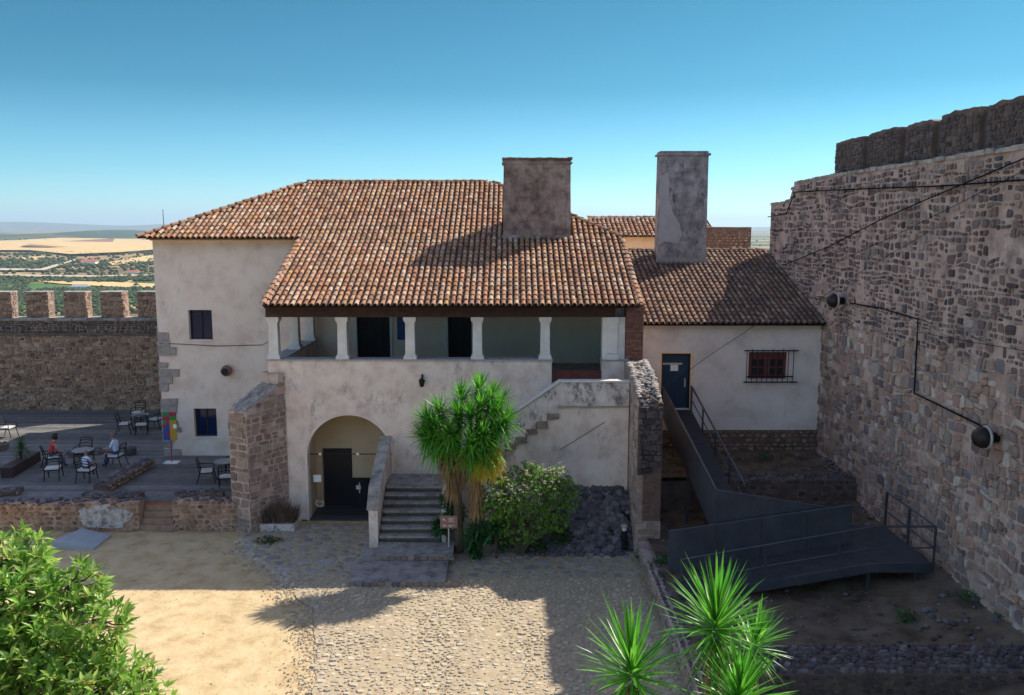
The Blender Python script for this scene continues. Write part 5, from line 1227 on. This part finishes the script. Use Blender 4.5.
# leafy plants
def spray(b, c, ax, n, L, w, mi=0, open_=1.1):
    ax = ax.normalized(); a0 = ax.cross(X if abs(ax.x) < .8 else Y_).normalized(); b0 = ax.cross(a0); ph0 = random.uniform(0, 6)
    for i in range(n):
        th_ = open_*(.35+.75*(i+1)/n); ph = ph0+i*2.4; d = ax*math.cos(th_)+(a0*math.cos(ph)+b0*math.sin(ph))*math.sin(th_)
        s = d.cross(ax); s = s.normalized() if s.length > .01 else a0; up_ = s.cross(d)
        l_ = L*random.uniform(.5, 1.2); ww = w*random.uniform(.8, 1.2); p0 = c+d*.01; p1 = c+d*l_*.5+up_*.02*l_; p2 = c+d*l_-Z*.12*l_
        b.add([p0, p1-s*ww*.5+up_*ww*.12, p1, p1+s*ww*.5+up_*ww*.12, p2], [(0, 1, 2), (0, 2, 3), (1, 4, 2), (2, 4, 3)], mi)
def lobes_fill(b, lobes, dens, L, w, nl, up=.5, core=.45, br=None, root=None):
    for (c, r, sq) in lobes:
        n = int(dens*r*r)
        for i in range(n):
            d = Vector((random.gauss(0, 1), random.gauss(0, 1), random.gauss(0, 1))).normalized()
            rr = r*(core+(1-core)*random.random()**.5)*(1+.22*noise.noise(d*2.3+c)); p = c+Vector((d.x*rr*sq[0], d.y*rr*sq[1], d.z*rr*sq[2]))
            if p.z < .03: continue
            spray(b, p, d+Z*up+Vector((random.uniform(-.3, .3), random.uniform(-.3, .3), 0)), nl, L, w)
            if br is not None and i % 4 == 0: br.tube([c.lerp(p, .2), c.lerp(p, .6)+Vector((0, 0, -.03)), p], .014, 4, r2=.005)
        if br is not None and root is not None: br.tube([root, root.lerp(c, .5)+Z*.15, c], .05, 6, r2=.025)
e = empty('shrub_tree', at(20, 760, 8.6), 'broad leafed bright green tree crown filling the bottom left corner', 'tree'); e.location.z = 0
lb = [(at(0, 585, 8.9), .62, (1, 1, 1)), (at(30, 610, 8.7), .55, (1, 1, 1)), (at(-30, 640, 8.6), .9, (1, 1, 1)), (at(60, 650, 8.6), .62, (1, 1, 1)), (at(95, 618, 8.5), .36, (1, 1, .8)), (at(20, 690, 8.3), .8, (1, 1, 1)), (at(105, 685, 8.4), .48, (1, 1, .8)), (at(10, 560, 9.0), .36, (1.2, 1, .8)), (at(70, 585, 8.8), .30, (1.3, 1, .7)), (at(60, 740, 8.2), 1.0, (1, 1, 1)), (at(-90, 700, 8.2), 1.2, (1, 1, 1)), (at(125, 715, 8.2), .5, (1, 1, .7))]
lf, br = B(), B(); lobes_fill(lf, lb, 330, .175, .046, 8, .8, .45, br, Vector((lb[5][0].x, lb[5][0].y, 3.4)))
br.tube([(lb[5][0].x, lb[5][0].y+.1, 0), (lb[5][0].x+.1, lb[5][0].y, 1.8), (lb[5][0].x, lb[5][0].y, 3.6)], .16, 10, r2=.09)
lf.build('crown', 'leaf', e); br.build('trunk', 'bark', e)
e = empty('flowering_bush', gz(520, 545, 0), 'rounded bush with pale blossoms on its sunny top, right of the yucca', 'bush')
lf, br, fl = B(), B(), B()
lb = [(at(492, 505, 26.0), .50, (1, .8, 1)), (at(568, 496, 26.5), .40, (1, .8, 1.3)), (at(505, 497, 26.0), .72, (1, .8, 1)), (at(540, 490, 26.3), .75, (1, .8, 1)), (at(520, 522, 26.4), .8, (1.3, .8, .9)), (at(556, 480, 26.4), .50, (1, .8, 1)), (at(498, 478, 26.2), .42, (1, .8, .7)), (at(552, 515, 26.5), .6, (1, .8, 1)), (at(527, 472, 26.4), .45, (1.2, .8, .7))]
lobes_fill(lf, lb, 620, .12, .036, 7, .5, .4, br, Vector((at(520, 540, 26.5).x, 26.6, 0)))
for (c, r, sq) in lb[0:1]+lb[2:4]+lb[5:7]+lb[8:]:
    for i in range(int(55*r)):
        d = Vector((random.gauss(0, 1), random.gauss(-.4, 1), abs(random.gauss(.9, .6)))).normalized(); p = c+Vector((d.x*r*sq[0], d.y*r*sq[1], d.z*r*sq[2]))*1.12
        for k in range(4): spray(fl, p+Vector((random.uniform(-.04, .04), random.uniform(-.04, .04), 0)), d, 5, .034, .024, 0, 1.3)
lf.build('foliage', 'leaf_pale', e); br.build('branches', 'bark', e); fl.build('blossoms', 'blossom', e)
def simple_plant(name, lobes, root, lab, cat, m_, dens=700, L=.12, w=.05, nl=7, grp=None, up=.8):
    e = empty(name, root, lab, cat, grp); lf, br = B(), B(); lobes_fill(lf, lobes, dens, L, w, nl, up, .3, br, Vector(root)); lf.build('foliage', m_, e); br.build('stems', 'bark', e); return e
simple_plant('low_shrub', [(at(505, 540, 26.9), .45, (1.4, .8, .7)), (at(535, 545, 26.8), .35, (1.4, .8, .6)), (at(560, 535, 27.0), .4, (1, .8, .8))], gz(520, 552, 0), 'dark low shrub at the foot of the flowering bush', 'shrub', 'leaf_dark')
simple_plant('low_shrub', [(at(455, 512, 27.2), .4, (1, .8, 1)), (at(447, 500, 27.4), .3, (1, .8, 1))], gz(455, 530, 0), 'dark green shrub between the steps and the yucca trunk', 'shrub', 'leaf_dark')
M['succulent'] = mat('succulent_leaf', [(.03, .10, .035), (.06, .18, .05), (.12, .28, .08)], .4, 5, 0, island=True, trans=.2)
for (u, v, y, r, lab) in ((479, 530, 26.5, .60, 'broad leafed succulent rosette right behind the small sign'), (440, 526, 27.0, .42, 'succulent rosette left of the sign post by the steps'), (496, 520, 26.4, .50, 'succulent rosette under the yellowing yucca leaves'), (473, 546, 26.4, .34, 'smallest succulent rosette right of the sign post')):
    p = at(u, v, y); e = empty('succulent', (p.x, p.y, 0), lab, 'succulent', 'succulents beside the steps'); b = B()
    for k in range(8):
        c = p+Vector((random.uniform(-.5, .5)*r, random.uniform(-.3, .3)*r, random.uniform(-1.0, .1)*r)); rosette(b, c, Z+Vector((random.uniform(-.3, .3), -.3, 0)), 38, r*.75, .10, (.1, 1.6), .15)
    b.build('leaves', 'succulent', e); B().tube([(p.x, p.y, 0), p], .05, 6, r2=.03).build('stem', 'bark', e)
p = gz(278, 531, 0); e = empty('dry_shrub', p, 'dry purplish spiky shrub in a white trough beside the leaning buttress', 'shrub')
B().box(p.x-.68, p.x+.6, p.y-.05, p.y+.5, 0, .28, 0, .02).build('trough', 'plaster_band', e); b = B()
for i in range(620): c = Vector((p.x+random.uniform(-.6, .6), p.y+random.uniform(0, .5), .25)); blade(b, c, Vector(((c.x-p.x)*.6+random.uniform(-.25, .25), random.uniform(-.4, .3), 1)), random.uniform(.5, 1.0)*(1.1-abs(c.x-p.x)*.5), .035, 0, .12)
b.build('foliage', 'dry_grass', e)
p = gz(268, 542, 0); simple_plant('ground_plant', [(p+Z*.03, .36, (1.4, 1, .35))], p, 'low dark green plant on the ground before the white trough', 'plant', 'leaf_dark', 900, .08, .03)
weeds = [(820, 440, 1.95, .42, 'weed clump at the corner of the side house and the castle wall'), (843, 458, 1.9, .40, 'weed clump against the castle wall beyond the retaining wall'), (785, 449, 1.9, .32, 'weed clump under the barred window'), (735, 440, 1.95, .26, 'weed clump on the plinth right of the ramp rail'), (765, 462, 1.85, .22, 'small weed clump in the middle of the upper yard'), (975, 605, .9, .30, 'weed clump low against the castle wall near the picture\'s right edge'), (1012, 628, .9, .32, 'weed clump at the foot of the castle wall nearest the ruined wall'), (905, 622, .7, .22, 'small weed clump on the bare ground below the ramp landing'), (662, 566, .5, .22, 'weed tuft between the pier and the ramp panel'), (640, 560, .02, .16, 'tiny weed tuft at the foot of the pier'), (875, 470, 1.9, .25, 'weed clump near the end of the retaining wall')]
for (u, v, z, r, lab) in weeds:
    p = gz(u, v, z); simple_plant('weed_clump', [(p+Z*(r*.3+.12), r, (1.25, 1, .7))], p, lab, 'weed', 'succulent', 800, .11, .035, 6, 'weed clumps in the right yards')
# loose stones and twigs on the yards
b = B(); rnd = random.Random(8)
for i in range(900):
    x = rnd.uniform(4.9, 12.0); y = rnd.uniform(15, 32.5)
    z = 1.92 if y > 29.3 else .62+.55*max(0, (x-8.5)/3.6)**1.5
    if 28.6 < y < 29.4: continue
    b.rock((x, y, z), rnd.uniform(.02, .09)*(1.6 if x > 10.5 else 1), 0, (1, 1, .6))
b.build('loose_stones', 'rubble', kind='stuff', label='loose stones scattered over the bare yards on the right', category='stones')
b = B()
for i in range(1500):
    y = rnd.uniform(15, 29); x = rnd.uniform(-16, left_edge(y)+.3); b.rock((x, y, .0), rnd.uniform(.005, .018)*(2 if rnd.random() < .04 else 1), 0, (1, 1, .6))
for i in range(2600):
    y = rnd.uniform(15, 27.5); x = left_edge(y)+rnd.gauss(-.15, .32)
    b.rock((x, y, .005), rnd.uniform(.008, .035)*(1.8 if rnd.random() < .06 else 1), 0, (1, 1, .6))
for i in range(120):
    y = rnd.uniform(24.2, 28); x = left_edge(y)+rnd.gauss(.1, .12)
    b.stone((x, y, .0), Vector((rnd.uniform(-.5, .5), 1, 0)).normalized(), -X, Z, rnd.uniform(.15, .38), rnd.uniform(.12, .26), .03, 0, 6, .05)
b.build('gravel', 'cobble', kind='stuff', label='small pebbles strewn over the sandy court', category='gravel')
# ================================================================== AIR
hz = B(); hz.box(-43500, 43500, -43500, 43600, -125, 430); hzo = hz.build('haze', 'white', kind='stuff')
m = bpy.data.materials.new('haze'); m.use_nodes = True; n, l = m.node_tree.nodes, m.node_tree.links
for x in list(n): n.remove(x)
vo = n.new('ShaderNodeVolumePrincipled'); vo.inputs['Density'].default_value = 4.5e-5; vo.inputs['Color'].default_value = (.66, .84, .98, 1); vo.inputs['Anisotropy'].default_value = .2
mo = n.new('ShaderNodeOutputMaterial'); l.new(vo.outputs[0], mo.inputs['Volume']); hzo.data.materials.clear(); hzo.data.materials.append(m)
